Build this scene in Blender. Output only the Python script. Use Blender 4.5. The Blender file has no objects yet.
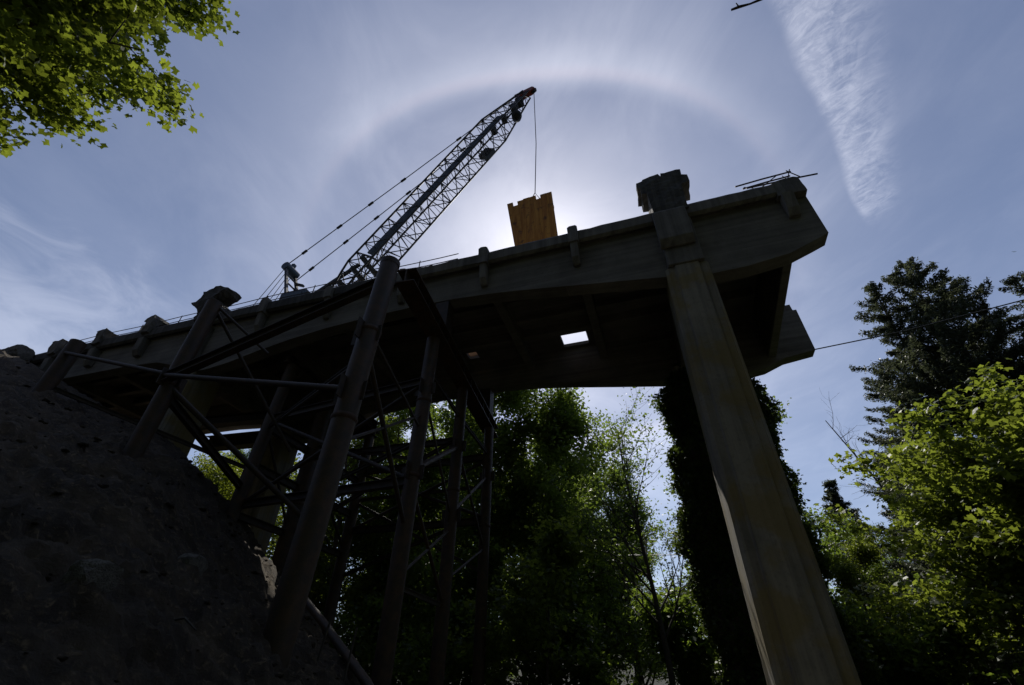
import bpy, bmesh, math, random
import numpy as np
from mathutils import Vector, Matrix
rad = math.radians
rng = np.random.default_rng(7)
random.seed(7)
SC = bpy.context.scene
COL = SC.collection

# ---------------------------------------------------------------- camera
# X runs along the bridge, Y across the river bed away from the camera, Z up; camera at the origin, eye 1.6 m above the gravel
RM = [[0.951406, 0.175665, -0.252918], [0.307682, -0.575743, 0.75753], [0.012544, 0.798537, 0.601815]]
cam_d = bpy.data.cameras.new('camera'); cam = bpy.data.objects.new('camera', cam_d); COL.objects.link(cam)
cam_d.lens = 16; cam_d.sensor_width = 36; cam_d.clip_start = 0.05; cam_d.clip_end = 3000
m4 = Matrix([[RM[i][0], RM[i][1], -RM[i][2], 0] for i in range(3)] + [[0, 0, 0, 1]])
cam.matrix_world = m4
SC.camera = cam

# ---------------------------------------------------------------- exposure, sun, sky
vs = SC.view_settings
vs.view_transform = 'Standard'; vs.look = 'None'; vs.exposure = 0.0; vs.gamma = 1.0; vs.use_curve_mapping = False
SUN = Vector((-0.1614, 0.6752, 0.7198)).normalized()
sd = bpy.data.lights.new('sun', 'SUN'); sd.energy = 3.8; sd.angle = rad(0.55); sd.color = (1.0, 0.95, 0.86)
so = bpy.data.objects.new('sun', sd); COL.objects.link(so)
so.rotation_euler = (-SUN).to_track_quat('-Z', 'Y').to_euler()

W = bpy.data.worlds.new('World'); SC.world = W; W.use_nodes = True
nt = W.node_tree; nt.nodes.clear()
class G:
    """tiny node-graph helper"""
    def __init__(s, nt): s.nt = nt
    def n(s, t, **k):
        nd = s.nt.nodes.new(t)
        for a, b in k.items(): setattr(nd, a, b)
        return nd
    def put(s, sock, v):
        if isinstance(v, bpy.types.NodeSocket): s.nt.links.new(v, sock)
        elif v is not None: sock.default_value = v
    def m(s, op, a, b=None, c=None, clamp=False):
        nd = s.n('ShaderNodeMath', operation=op, use_clamp=clamp)
        s.put(nd.inputs[0], a); s.put(nd.inputs[1], b) if b is not None else None
        if c is not None: s.put(nd.inputs[2], c)
        return nd.outputs[0]
    def v(s, op, a, b=None, out=0):
        nd = s.n('ShaderNodeVectorMath', operation=op)
        s.put(nd.inputs[0], a)
        if b is not None: s.put(nd.inputs[1], b)
        return nd.outputs[out]
    def dot(s, a, b): return s.v('DOT_PRODUCT', a, b, 'Value')
    def ss(s, x, a, b, lo=0.0, hi=1.0):
        nd = s.n('ShaderNodeMapRange', interpolation_type='SMOOTHSTEP')
        s.put(nd.inputs[0], x); nd.inputs[1].default_value = a; nd.inputs[2].default_value = b
        nd.inputs[3].default_value = lo; nd.inputs[4].default_value = hi
        return nd.outputs[0]
    def noise(s, vec, scale, detail=4, rough=0.5, dist=0.0):
        nd = s.n('ShaderNodeTexNoise'); s.put(nd.inputs['Vector'], vec)
        nd.inputs['Scale'].default_value = scale; nd.inputs['Detail'].default_value = detail
        nd.inputs['Roughness'].default_value = rough; nd.inputs['Distortion'].default_value = dist
        return nd.outputs[0]
    def comb(s, x, y, z):
        nd = s.n('ShaderNodeCombineXYZ'); s.put(nd.inputs[0], x); s.put(nd.inputs[1], y); s.put(nd.inputs[2], z); return nd.outputs[0]
    def sep(s, v):
        nd = s.n('ShaderNodeSeparateXYZ'); s.put(nd.inputs[0], v); return nd.outputs
    def scale(s, col, f):
        nd = s.n('ShaderNodeVectorMath', operation='SCALE'); s.put(nd.inputs[0], col); s.put(nd.inputs['Scale'], f); return nd.outputs[0]
    def mix(s, f, a, b):
        nd = s.n('ShaderNodeMix', data_type='RGBA'); s.put(nd.inputs[0], f); s.put(nd.inputs[6], a); s.put(nd.inputs[7], b); return nd.outputs[2]
g = G(nt)
tc = g.n('ShaderNodeTexCoord').outputs['Generated']
d = g.v('NORMALIZE', tc)
dx, dy, dz = g.sep(d)
cs = g.dot(d, tuple(SUN))
r = g.m('MULTIPLY', g.m('ARCCOSINE', g.m('MINIMUM', cs, 0.999999)), 180 / math.pi)
eh = Vector((0, 0, 1)).cross(SUN).normalized(); ev = SUN.cross(eh).normalized()
dh = g.dot(d, tuple(eh)); dv = g.dot(d, tuple(ev))
h2 = g.m('MULTIPLY', dh, dh); v2 = g.m('MULTIPLY', dv, dv)
s2 = g.m('DIVIDE', h2, g.m('ADD', g.m('ADD', h2, v2), 1e-5))
t = g.m('SUBTRACT', r, g.m('MULTIPLY_ADD', s2, 6.8, 21.6))           # degrees outside the (circumscribed) ice-crystal halo
ring = g.m('MULTIPLY', g.ss(t, -2.6, 0.8), g.m('ADD', g.m('MULTIPLY', g.ss(t, 0.2, 3.6, 1, 0), 0.40), g.m('MULTIPLY', g.ss(t, 0.5, 13.0, 1, 0), 0.50)))
ring_c = g.m('MULTIPLY', g.ss(t, -1.3, -0.2), g.ss(t, -0.2, 1.0, 1, 0))  # reddish inner rim
topw = g.m('ADD', g.m('MULTIPLY', g.m('SUBTRACT', 1.0, s2), 0.85), 0.12)
# coordinates on a flat high cloud layer
zc = g.m('MAXIMUM', dz, 0.06)
pxn = g.m('DIVIDE', dx, zc); pyn = g.m('DIVIDE', dy, zc)
P = g.comb(pxn, pyn, 0.0)
# thin cirrostratus veil with long fibres
rot = g.n('ShaderNodeMapping', vector_type='TEXTURE'); g.put(rot.inputs[0], P); rot.inputs['Rotation'].default_value = (0, 0, rad(118)); rot.inputs['Scale'].default_value = (0.8, 0.55, 1)
fib = g.noise(rot.outputs[0], 1.6, 7, 0.62, 0.6)
big = g.noise(P, 1.1, 3, 0.5, 0.3)
fine = g.noise(rot.outputs[0], 9.0, 5, 0.6, 0.4)
veil = g.m('ADD', g.m('MULTIPLY', g.ss(fib, 0.36, 0.72), 0.6), g.m('MULTIPLY', g.ss(big, 0.4, 0.68), 0.45))
veil = g.m('ADD', veil, g.m('MULTIPLY', g.m('SUBTRACT', fine, 0.5), 0.16))
near = g.ss(r, 18, 48, 1, 0)                                         # the veil is thickest in the sun's part of the sky
# an old contrail spread out by the wind: a straight band on the cloud layer
A0 = Vector((0.345, 0.41)); A1 = Vector((0.61, 0.955)); L = (A1 - A0); ln = L.length; L.normalize(); N = Vector((L.y, -L.x))
rel = g.v('SUBTRACT', P, (A0.x, A0.y, 0))
along = g.dot(rel, (L.x, L.y, 0)); across = g.dot(rel, (N.x, N.y, 0))
warp = g.noise(P, 5.0, 3, 0.5)
across_w = g.m('ADD', across, g.m('MULTIPLY', g.m('SUBTRACT', warp, 0.5), 0.04))
width = g.m('MAXIMUM', g.m('MULTIPLY_ADD', along, -0.075, 0.118), 0.02)
rr = g.m('DIVIDE', across_w, width)
rip = g.n('ShaderNodeMapping'); g.put(rip.inputs[0], g.comb(along, across, 0.0)); rip.inputs['Rotation'].default_value = (0, 0, rad(28)); rip.inputs['Scale'].default_value = (42, 20, 1)
ripn = g.noise(rip.outputs[0], 1.0, 6, 0.68, 1.4)
lump = g.noise(P, 9.0, 8, 0.7, 0.8)
edge = g.ss(rr, -0.1, 0.16)
body = g.m('MULTIPLY', edge, g.ss(rr, 0.55, 1.6, 1, 0))
tex = g.m('ADD', g.m('MULTIPLY', g.ss(ripn, 0.36, 0.66), 0.55), g.m('MULTIPLY', g.ss(lump, 0.38, 0.64), 0.6))
seam = g.m('MULTIPLY', edge, g.ss(rr, 0.1, 0.55, 1, 0))
trail = g.m('MULTIPLY', g.m('ADD', g.m('MULTIPLY', body, tex), g.m('MULTIPLY', seam, 0.22)), g.m('MULTIPLY', g.ss(along, ln + 0.0, ln + 0.12, 1, 0), g.ss(along, -0.6, -0.2)))
sky = g.n('ShaderNodeTexSky', sky_type='NISHITA'); sky.sun_disc = False
sky.sun_elevation = math.asin(SUN.z); sky.sun_rotation = math.atan2(SUN.x, SUN.y); sky.altitude = 100; sky.dust_density = 0.6; sky.ozone_density = 2.5
aur = g.m('ADD', g.m('MULTIPLY', g.m('EXPONENT', g.m('MULTIPLY', r, -1 / 5.0)), 0.95), g.m('MULTIPLY', g.m('EXPONENT', g.m('MULTIPLY', r, -1 / 19.0)), 0.24))
front = g.ss(cs, -0.3, 0.72, 0.17, 1.0)
bg1 = g.n('ShaderNodeBackground'); g.put(bg1.inputs[0], g.scale(sky.outputs[0], front)); bg1.inputs[1].default_value = 0.05
tot = g.m('ADD', aur, g.m('MULTIPLY', g.m('MULTIPLY', veil, near), 0.13))
tot = g.m('ADD', tot, g.m('MULTIPLY', veil, 0.05))
tot = g.m('ADD', tot, g.m('MULTIPLY', g.m('MULTIPLY', ring, topw), 0.29))
tot = g.m('ADD', tot, g.m('MULTIPLY', trail, 0.2))
# brighter cirrus bank low on the left
lc = g.v('LENGTH', g.v('MULTIPLY', g.v('SUBTRACT', P, (-2.35, 0.55, 0)), (1.0, 1.5, 0)), None, 'Value')
lcn = g.m('ADD', lc, g.m('MULTIPLY', g.m('SUBTRACT', g.noise(P, 3.5, 7, 0.6, 0.8), 0.5), 1.6))
tot = g.m('ADD', tot, g.m('MULTIPLY', g.ss(lcn, 0.15, 1.05, 1, 0), 0.2))
white = g.scale((1.0, 0.965, 0.95), tot)
red = g.scale((1.0, 0.55, 0.38), g.m('MULTIPLY', g.m('MULTIPLY', ring_c, topw), 0.06))
base = g.scale((0.074, 0.094, 0.170), front)
low = g.scale((0.10, 0.11, 0.14), g.m('MULTIPLY', front, g.ss(dz, 0.0, 0.75, 1, 0)))
allc = g.v('ADD', g.v('ADD', white, red), g.v('ADD', base, low))
bg2 = g.n('ShaderNodeBackground'); g.put(bg2.inputs[0], allc); bg2.inputs[1].default_value = 1.0
ad = g.n('ShaderNodeAddShader'); nt.links.new(bg1.outputs[0], ad.inputs[0]); nt.links.new(bg2.outputs[0], ad.inputs[1])
wo = g.n('ShaderNodeOutputWorld'); nt.links.new(ad.outputs[0], wo.inputs[0])

# ---------------------------------------------------------------- materials
MATS = {}
def mat(name):
    m_ = bpy.data.materials.new(name); m_.use_nodes = True; MATS[name] = m_
    b = m_.node_tree.nodes['Principled BSDF']
    return m_, G(m_.node_tree), b
def concrete(name, c1, c2, board=(0, 0, 1), stain=0.5, moss=None):
    m_, q, b = mat(name)
    P_ = q.n('ShaderNodeTexCoord').outputs['Object']
    n1 = q.noise(P_, 0.7, 6, 0.6, 0.3); n2 = q.noise(P_, 9, 6, 0.65)
    mp = q.n('ShaderNodeMapping'); q.put(mp.inputs[0], P_)
    mp.inputs['Scale'].default_value = tuple(0.12 if board[i] else 5.0 for i in range(3))
    st = q.noise(mp.outputs[0], 1.0, 5, 0.6)
    wv = q.n('ShaderNodeMapping'); q.put(wv.inputs[0], P_)
    x, y, z = q.sep(P_)
    bo = q.m('FRACT', q.m('MULTIPLY', (q.m('ADD', x, y) if board[2] else z), 1 / 0.16))
    gro = q.m('MULTIPLY', q.ss(bo, 0.0, 0.08), q.ss(bo, 0.92, 1.0, 1, 0))
    pl = q.n('ShaderNodeTexWhiteNoise', noise_dimensions='1D'); q.put(pl.inputs['W'], q.m('FLOOR', q.m('MULTIPLY', (q.m('ADD', x, y) if board[2] else z), 1 / 0.16)))
    f = q.m('ADD', q.m('MULTIPLY', n1, 0.55), q.m('MULTIPLY', st, stain), clamp=False)
    f = q.ss(q.m('ADD', f, q.m('MULTIPLY', pl.outputs[0], 0.14)), 0.35, 0.85)
    c = q.mix(f, c1 + (1,), c2 + (1,))
    c = q.mix(q.m('MULTIPLY', q.ss(n2, 0.5, 0.75), 0.35), c, tuple(v * .55 for v in c1) + (1,))
    if moss:
        mo = q.ss(q.noise(P_, 0.8, 5, 0.6), 0.44, 0.6)
        c = q.mix(q.m('MULTIPLY', mo, 0.6), c, moss + (1,))
    q.put(b.inputs['Base Color'], c); b.inputs['Roughness'].default_value = 0.92
    bm_ = q.n('ShaderNodeBump'); bm_.inputs['Strength'].default_value = 0.6; bm_.inputs['Distance'].default_value = 0.015
    q.put(bm_.inputs['Height'], q.m('ADD', q.m('MULTIPLY', n2, 0.8), q.m('MULTIPLY', gro, 0.7)))
    q.put(b.inputs['Normal'], bm_.outputs[0])
    return m_
M_con = concrete('weathered_concrete', (0.09, 0.084, 0.074), (0.23, 0.218, 0.195), (0, 0, 1))
M_beam = concrete('girder_concrete', (0.10, 0.094, 0.083), (0.24, 0.227, 0.20), (1, 0, 0), 0.45)
M_pier = concrete('pier_concrete', (0.11, 0.102, 0.082), (0.30, 0.275, 0.218), (0, 0, 1), 0.6, (0.22, 0.16, 0.035))
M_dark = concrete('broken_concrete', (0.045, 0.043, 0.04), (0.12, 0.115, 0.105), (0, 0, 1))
def metal(name, c1, c2, rough=0.6, met=0.0, sc=3.0):
    m_, q, b = mat(name)
    P_ = q.n('ShaderNodeTexCoord').outputs['Object']
    n1 = q.noise(P_, sc, 6, 0.65, 0.4); n2 = q.noise(P_, sc * 8, 4, 0.6)
    q.put(b.inputs['Base Color'], q.mix(q.ss(q.m('ADD', q.m('MULTIPLY', n1, .75), q.m('MULTIPLY', n2, .25)), 0.4, 0.62), c1 + (1,), c2 + (1,)))
    b.inputs['Roughness'].default_value = rough; b.inputs['Metallic'].default_value = met
    bm_ = q.n('ShaderNodeBump'); bm_.inputs['Strength'].default_value = 0.35; bm_.inputs['Distance'].default_value = 0.01
    q.put(bm_.inputs['Height'], n2); q.put(b.inputs['Normal'], bm_.outputs[0])
    return m_
M_steel = metal('rusty_pipe_steel', (0.040, 0.028, 0.019), (0.075, 0.042, 0.022), 0.6)
M_brace = metal('dark_beam_steel', (0.030, 0.024, 0.02), (0.06, 0.04, 0.027), 0.65)
M_weld = metal('rusty_weld', (0.075, 0.04, 0.025), (0.05, 0.03, 0.02), 0.75, 0, 9)
M_blue = metal('blue_grey_paint', (0.05, 0.08, 0.12), (0.04, 0.055, 0.075), 0.5)
M_lattice = metal('dark_lattice_paint', (0.022, 0.027, 0.032), (0.04, 0.037, 0.034), 0.6)
M_red = metal('red_paint', (0.38, 0.045, 0.02), (0.2, 0.05, 0.03), 0.5)
M_yel = metal('yellow_paint', (0.5, 0.36, 0.04), (0.3, 0.2, 0.03), 0.5)
M_cable = metal('steel_cable', (0.07, 0.07, 0.07), (0.12, 0.11, 0.10), 0.5, 0.6)
M_black = metal('black_rubber', (0.02, 0.02, 0.02), (0.03, 0.03, 0.03), 0.8)
M_pvc = metal('white_plastic_pipe', (0.55, 0.56, 0.56), (0.4, 0.4, 0.4), 0.4)
M_glass, q_, b_ = mat('cab_glass'); b_.inputs['Base Color'].default_value = (0.05, 0.07, 0.08, 1); b_.inputs['Roughness'].default_value = 0.08
# amber timber planks
M_wood, q, b = mat('amber_timber')
P_ = q.n('ShaderNodeTexCoord').outputs['Object']
mp = q.n('ShaderNodeMapping'); q.put(mp.inputs[0], P_); mp.inputs['Scale'].default_value = (7, 7, 0.5)
n1 = q.noise(mp.outputs[0], 1.0, 6, 0.65, 0.5); n2 = q.noise(P_, 2.2, 4, 0.6)
c = q.mix(q.ss(n1, 0.36, 0.66), (0.50, 0.19, 0.015, 1), (0.80, 0.38, 0.05, 1))
c = q.mix(q.ss(n2, 0.54, 0.70), c, (0.14, 0.06, 0.02, 1))
oi = q.n('ShaderNodeNewGeometry')
c = q.mix(q.m('MULTIPLY', oi.outputs['Random Per Island'], 0.55), c, (0.2, 0.075, 0.015, 1))
q.put(b.inputs['Base Color'], c); b.inputs['Roughness'].default_value = 0.75
M_tan = metal('sawn_tan_timber', (0.42, 0.27, 0.15), (0.32, 0.2, 0.11), 0.8)
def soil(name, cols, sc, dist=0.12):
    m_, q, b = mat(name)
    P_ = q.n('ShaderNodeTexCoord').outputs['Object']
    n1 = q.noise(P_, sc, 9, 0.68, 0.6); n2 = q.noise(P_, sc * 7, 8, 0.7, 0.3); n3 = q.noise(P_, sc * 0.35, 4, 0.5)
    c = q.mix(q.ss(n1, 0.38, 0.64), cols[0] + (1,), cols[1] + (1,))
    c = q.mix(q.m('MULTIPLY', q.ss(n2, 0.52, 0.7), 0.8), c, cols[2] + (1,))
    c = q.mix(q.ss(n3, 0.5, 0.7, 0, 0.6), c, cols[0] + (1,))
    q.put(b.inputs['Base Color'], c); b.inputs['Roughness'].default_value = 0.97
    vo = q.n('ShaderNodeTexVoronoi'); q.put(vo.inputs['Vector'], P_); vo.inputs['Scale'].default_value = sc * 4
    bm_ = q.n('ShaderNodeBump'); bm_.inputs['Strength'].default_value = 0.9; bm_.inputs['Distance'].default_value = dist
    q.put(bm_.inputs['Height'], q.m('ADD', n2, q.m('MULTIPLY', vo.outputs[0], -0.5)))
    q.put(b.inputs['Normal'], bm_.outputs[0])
    return m_
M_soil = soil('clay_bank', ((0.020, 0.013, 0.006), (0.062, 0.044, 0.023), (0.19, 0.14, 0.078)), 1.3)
M_floor = soil('river_gravel', ((0.12, 0.10, 0.07), (0.24, 0.205, 0.15), (0.34, 0.3, 0.23)), 0.8)
# leaf litter replaces the gravel under the forest, beyond the river bed
nd_ = M_floor.node_tree; q = G(nd_); b = nd_.nodes['Principled BSDF']; src_ = b.inputs['Base Color'].links[0].from_socket
P_ = q.n('ShaderNodeTexCoord').outputs['Object']
dd_ = q.m('ADD', q.v('LENGTH', P_, None, 'Value'), q.m('MULTIPLY', q.noise(P_, 0.3, 4, 0.6), 5))
q.put(b.inputs['Base Color'], q.mix(q.ss(dd_, 20, 24), src_, (0.02, 0.021, 0.010, 1)))
M_rock = soil('grey_rock', ((0.10, 0.095, 0.085), (0.2, 0.19, 0.17), (0.28, 0.27, 0.25)), 3.0, 0.04)
M_bark = metal('bark', (0.045, 0.036, 0.028), (0.10, 0.085, 0.07), 0.95, 0, 4)
M_twig = metal('grey_twig', (0.05, 0.045, 0.04), (0.09, 0.08, 0.07), 0.9, 0, 6)
def leafmat(name, c1, c2, tr, amount=0.5):
    m_, q, b = mat(name)
    geo = q.n('ShaderNodeNewGeometry'); P_ = q.n('ShaderNodeTexCoord').outputs['Object']
    rn = geo.outputs['Random Per Island']; cl = q.ss(q.noise(P_, 0.9, 3, 0.5), 0.35, 0.65)
    f = q.m('ADD', q.m('MULTIPLY', rn, 0.6), q.m('MULTIPLY', cl, 0.4))
    q.put(b.inputs['Base Color'], q.mix(f, c1 + (1,), c2 + (1,))); b.inputs['Roughness'].default_value = 0.5
    b.inputs['Specular IOR Level'].default_value = 0.35
    tl = q.n('ShaderNodeBsdfTranslucent'); q.put(tl.inputs[0], q.mix(f, tuple(v * .6 for v in tr) + (1,), tr + (1,)))
    mx = q.n('ShaderNodeMixShader'); mx.inputs[0].default_value = amount
    out = m_.node_tree.nodes['Material Output']
    m_.node_tree.links.new(b.outputs[0], mx.inputs[1]); m_.node_tree.links.new(tl.outputs[0], mx.inputs[2]); m_.node_tree.links.new(mx.outputs[0], out.inputs[0])
    return m_
M_maple = leafmat('maple_leaf', (0.035, 0.07, 0.012), (0.07, 0.12, 0.02), (0.36, 0.44, 0.042), 0.55)
M_maple2 = leafmat('young_maple_leaf', (0.04, 0.08, 0.015), (0.09, 0.13, 0.03), (0.36, 0.44, 0.05), 0.5)
M_alder = leafmat('alder_leaf', (0.03, 0.06, 0.012), (0.06, 0.10, 0.02), (0.27, 0.38, 0.045), 0.5)
M_needle = leafmat('conifer_needles', (0.045, 0.06, 0.04), (0.07, 0.085, 0.055), (0.12, 0.14, 0.07), 0.4)
M_ivy = leafmat('ivy_leaf', (0.03, 0.055, 0.015), (0.06, 0.09, 0.025), (0.14, 0.20, 0.03), 0.45)
M_shrub = leafmat('shrub_leaf', (0.05, 0.09, 0.015), (0.09, 0.14, 0.02), (0.30, 0.36, 0.03), 0.5)

# ---------------------------------------------------------------- mesh helpers
def link(name, me, m_, parent=None):
    o = bpy.data.objects.new(name, me); COL.objects.link(o)
    if m_ is not None: me.materials.append(m_)
    if parent is not None: o.parent = parent
    return o
def tag(o, label=None, cat=None, group=None, kind=None):
    if label: o['label'] = label
    if cat: o['category'] = cat
    if group: o['group'] = group
    if kind: o['kind'] = kind
    return o
def thing(name, label, cat, loc=(0, 0, 0), group=None):
    o = bpy.data.objects.new(name, None); COL.objects.link(o); o.location = loc; o.empty_display_size = 0.3
    return tag(o, label, cat, group)
class MB:
    def __init__(s): s.v = []; s.f = []; s.sm = []
    def add(s, vs, fs, smooth=False):
        b0 = len(s.v); s.v += [tuple(v) for v in vs]; s.f += [tuple(i + b0 for i in f) for f in fs]; s.sm += [smooth] * len(fs)
    def box(s, x0, x1, y0, y1, z0, z1):
        s.add([(x0, y0, z0), (x1, y0, z0), (x1, y1, z0), (x0, y1, z0), (x0, y0, z1), (x1, y0, z1), (x1, y1, z1), (x0, y1, z1)],
              [(0, 3, 2, 1), (4, 5, 6, 7), (0, 1, 5, 4), (1, 2, 6, 5), (2, 3, 7, 6), (3, 0, 4, 7)])
    def tube(s, pts, rs, n=8, cap=True, smooth=True):
        pts = [Vector(p) for p in pts]
        if not hasattr(rs, '__len__'): rs = [rs] * len(pts)
        up = None; rings = []
        for i, p in enumerate(pts):
            t_ = (pts[min(i + 1, len(pts) - 1)] - pts[max(i - 1, 0)]).normalized()
            if up is None:
                a = Vector((0, 0, 1)) if abs(t_.z) < .9 else Vector((1, 0, 0)); up = (a - t_ * a.dot(t_)).normalized()
            else: up = (up - t_ * up.dot(t_)).normalized()
            w = t_.cross(up)
            rings.append([p + (up * math.cos(2 * math.pi * k / n) + w * math.sin(2 * math.pi * k / n)) * rs[i] for k in range(n)])
        vs = [v for r_ in rings for v in r_]; fs = []
        for i in range(len(pts) - 1):
            for k in range(n): fs.append((i * n + k, i * n + (k + 1) % n, (i + 1) * n + (k + 1) % n, (i + 1) * n + k))
        s.add(vs, fs, smooth)
        if cap:
            s.add(rings[0], [tuple(reversed(range(n)))]); s.add(rings[-1], [tuple(range(n))])
    def bar(s, a, b, w, h, upv=(0, 0, 1)):
        a = Vector(a); b = Vector(b); t_ = (b - a).normalized(); u = Vector(upv)
        if abs(t_.dot(u)) > .95: u = Vector((1, 0, 0))
        sd_ = t_.cross(u).normalized(); u = sd_.cross(t_).normalized()
        vs = [p + sd_ * (i * w / 2) + u * (j * h / 2) for p in (a, b) for i, j in ((-1, -1), (1, -1), (1, 1), (-1, 1))]
        s.add(vs, [(0, 1, 2, 3), (7, 6, 5, 4), (0, 4, 5, 1), (1, 5, 6, 2), (2, 6, 7, 3), (3, 7, 4, 0)])
    def ibeam(s, a, b, w, h, tf=0.03, upv=(0, 0, 1)):
        a = Vector(a); b = Vector(b); t_ = (b - a).normalized(); u = Vector(upv)
        if abs(t_.dot(u)) > .95: u = Vector((1, 0, 0))
        sd_ = t_.cross(u).normalized(); u = sd_.cross(t_).normalized()
        prof = [(-w/2, -h/2), (w/2, -h/2), (w/2, -h/2+tf), (tf/2, -h/2+tf), (tf/2, h/2-tf), (w/2, h/2-tf), (w/2, h/2), (-w/2, h/2), (-w/2, h/2-tf), (-tf/2, h/2-tf), (-tf/2, -h/2+tf), (-w/2, -h/2+tf)]
        n = 12; vs = [p + sd_ * x + u * y for p in (a, b) for x, y in prof]
        s.add(vs, [(k, (k + 1) % n, n + (k + 1) % n, n + k) for k in range(n)] + [tuple(range(n))[::-1], tuple(range(n, 2 * n))])
    def prism(s, poly, axis, a, b):
        n = len(poly)
        def mk(p, c): return {'y': (p[0], c, p[1]), 'z': (p[0], p[1], c), 'x': (c, p[0], p[1])}[axis]
        vs = [mk(p, a) for p in poly] + [mk(p, b) for p in poly]
        s.add(vs, [(k, (k + 1) % n, n + (k + 1) % n, n + k) for k in range(n)] + [tuple(range(n))[::-1], tuple(range(n, 2 * n))])
    def build(s, name, m_, parent=None, bevel=0, rough=0.0, org=None):
        me = bpy.data.meshes.new(name)
        vs = s.v
        if org is not None: vs = [(v[0]-org[0], v[1]-org[1], v[2]-org[2]) for v in vs]
        me.from_pydata(vs, [], s.f); me.update()
        me.polygons.foreach_set('use_smooth', s.sm)
        bm = bmesh.new(); bm.from_mesh(me); bmesh.ops.recalc_face_normals(bm, faces=bm.faces)
        if bevel:
            bmesh.ops.remove_doubles(bm, verts=bm.verts, dist=1e-5)
            es = [e for e in bm.edges if len(e.link_faces) == 2 and e.calc_face_angle(0) > 0.5]
            bmesh.ops.bevel(bm, geom=es, offset=bevel, segments=1, affect='EDGES', clamp_overlap=True)
        if rough:
            for _ in range(2): bmesh.ops.subdivide_edges(bm, edges=[e for e in bm.edges if e.calc_length() > rough * 4], cuts=1, use_grid_fill=True)
            rr_ = random.Random(len(bm.verts))
            for v in bm.verts: v.co += Vector((rr_.uniform(-1, 1), rr_.uniform(-1, 1), rr_.uniform(-1, 1))) * rough
        bm.to_mesh(me); bm.free()
        o = link(name, me, m_, parent)
        if org is not None: o.location = org
        return o
def rough_block(poly, axis, a, b, cell=0.16, amp=0.05, seed=1):
    """a broken, chipped chunk: prism re-meshed finely and displaced"""
    mb = MB(); mb.prism(poly, axis, a, b)
    me = bpy.data.meshes.new('t'); me.from_pydata(mb.v, [], mb.f)
    bm = bmesh.new(); bm.from_mesh(me); bmesh.ops.recalc_face_normals(bm, faces=bm.faces); bmesh.ops.triangulate(bm, faces=bm.faces)
    for _ in range(5):
        es = [e for e in bm.edges if e.calc_length() > cell * 1.5]
        if not es: break
        bmesh.ops.subdivide_edges(bm, edges=es, cuts=1)
        bmesh.ops.triangulate(bm, faces=bm.faces)
    rr_ = random.Random(seed)
    from mathutils import noise as mn
    for v in bm.verts:
        nvec = mn.noise_vector(v.co * 1.9 + Vector((seed * 3.1, 0, 0)))
        n2_ = mn.noise_vector(v.co * 6 + Vector((seed, 5, 0)))
        v.co += nvec * amp * 1.4 + n2_ * amp * 0.8
    out = MB(); vs = [tuple(v.co) for v in bm.verts]; bm.verts.ensure_lookup_table()
    idx = {v: i for i, v in enumerate(bm.verts)}
    out.add(vs, [tuple(idx[v] for v in f.verts) for f in bm.faces]); bm.free(); bpy.data.meshes.remove(me)
    return out

# ---------------------------------------------------------------- terrain
def vnoise(x, y, s=1.0, seed=0):
    from mathutils import noise as mn
    return mn.fractal(Vector((x * s + seed * 17.3, y * s - seed * 9.1, seed)), 1.0, 2.0, 6)
GZ = -1.7
def floor_h(x, y):
    rr_ = math.hypot(x, y)
    h = GZ - 0.7 * min(max((y - 6) / 12, 0), 1) + 0.25 * vnoise(x, y, 0.11, 2) * min(rr_ / 6, 1)
    k = min(max((rr_ - 48) / 90, 0), 1); k = k * k * (3 - 2 * k)
    return h + k * 9
mb = MB(); n_ = 150
radii = [0.0] + list(np.geomspace(1.0, 1500, 84)); na = 96
vs = [(0, 0, floor_h(0, 0))]
for r_ in radii[1:]:
    for k in range(na):
        a = 2 * math.pi * k / na; x, y = r_ * math.cos(a), r_ * math.sin(a); vs.append((x, y, floor_h(x, y)))
fs = [(0, 1 + k, 1 + (k + 1) % na) for k in range(na)]
for i in range(len(radii) - 2):
    for k in range(na):
        a = 1 + i * na; fs.append((a + k, a + na + k, a + na + (k + 1) % na, a + (k + 1) % na))
mb.add(vs, fs, True)
tag(mb.build('ground', M_floor), kind='structure')

# the clay bank left of the camera, climbing to the abutment: crest line (x, y, z) with the bank rising to it from the river bed
CREST = [(-4.881, 10.0, -1.597), (-6.641, 10.5, -0.114), (-8.512, 11.5, 0.851), (-11.002, 13.0, 1.994), (-13.48, 14.2, 3.311), (-16.016, 15.0, 4.873), (-18.013, 15.0, 6.335), (-18.705, 13.2, 7.558), (-21.422, 13.0, 9.093), (-24.498, 12.5, 10.337), (-29.131, 12.0, 12.581), (-33.345, 12.0, 14.576), (-38.122, 12.0, 16.682), (-37.365, 6.919, 15.348), (-37.921, 2.456, 15.384), (-35.453, -6.251, 11), (-28.368, -22.164, 6)]
def crest_at(az):
    pts = [(math.atan2(-p[0], p[1]), math.hypot(p[0], p[1]), p[2]) for p in CREST]
    if az <= pts[0][0]: return pts[0][1], pts[0][2]
    if az >= pts[-1][0]: return pts[-1][1], pts[-1][2]
    for a_, b_2 in zip(pts[:-1], pts[1:]):
        if a_[0] <= az <= b_2[0]:
            k = (az - a_[0]) / (b_2[0] - a_[0] + 1e-9); k = k  # linear
            return a_[1] + (b_2[1] - a_[1]) * k, a_[2] + (b_2[2] - a_[2]) * k
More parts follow.
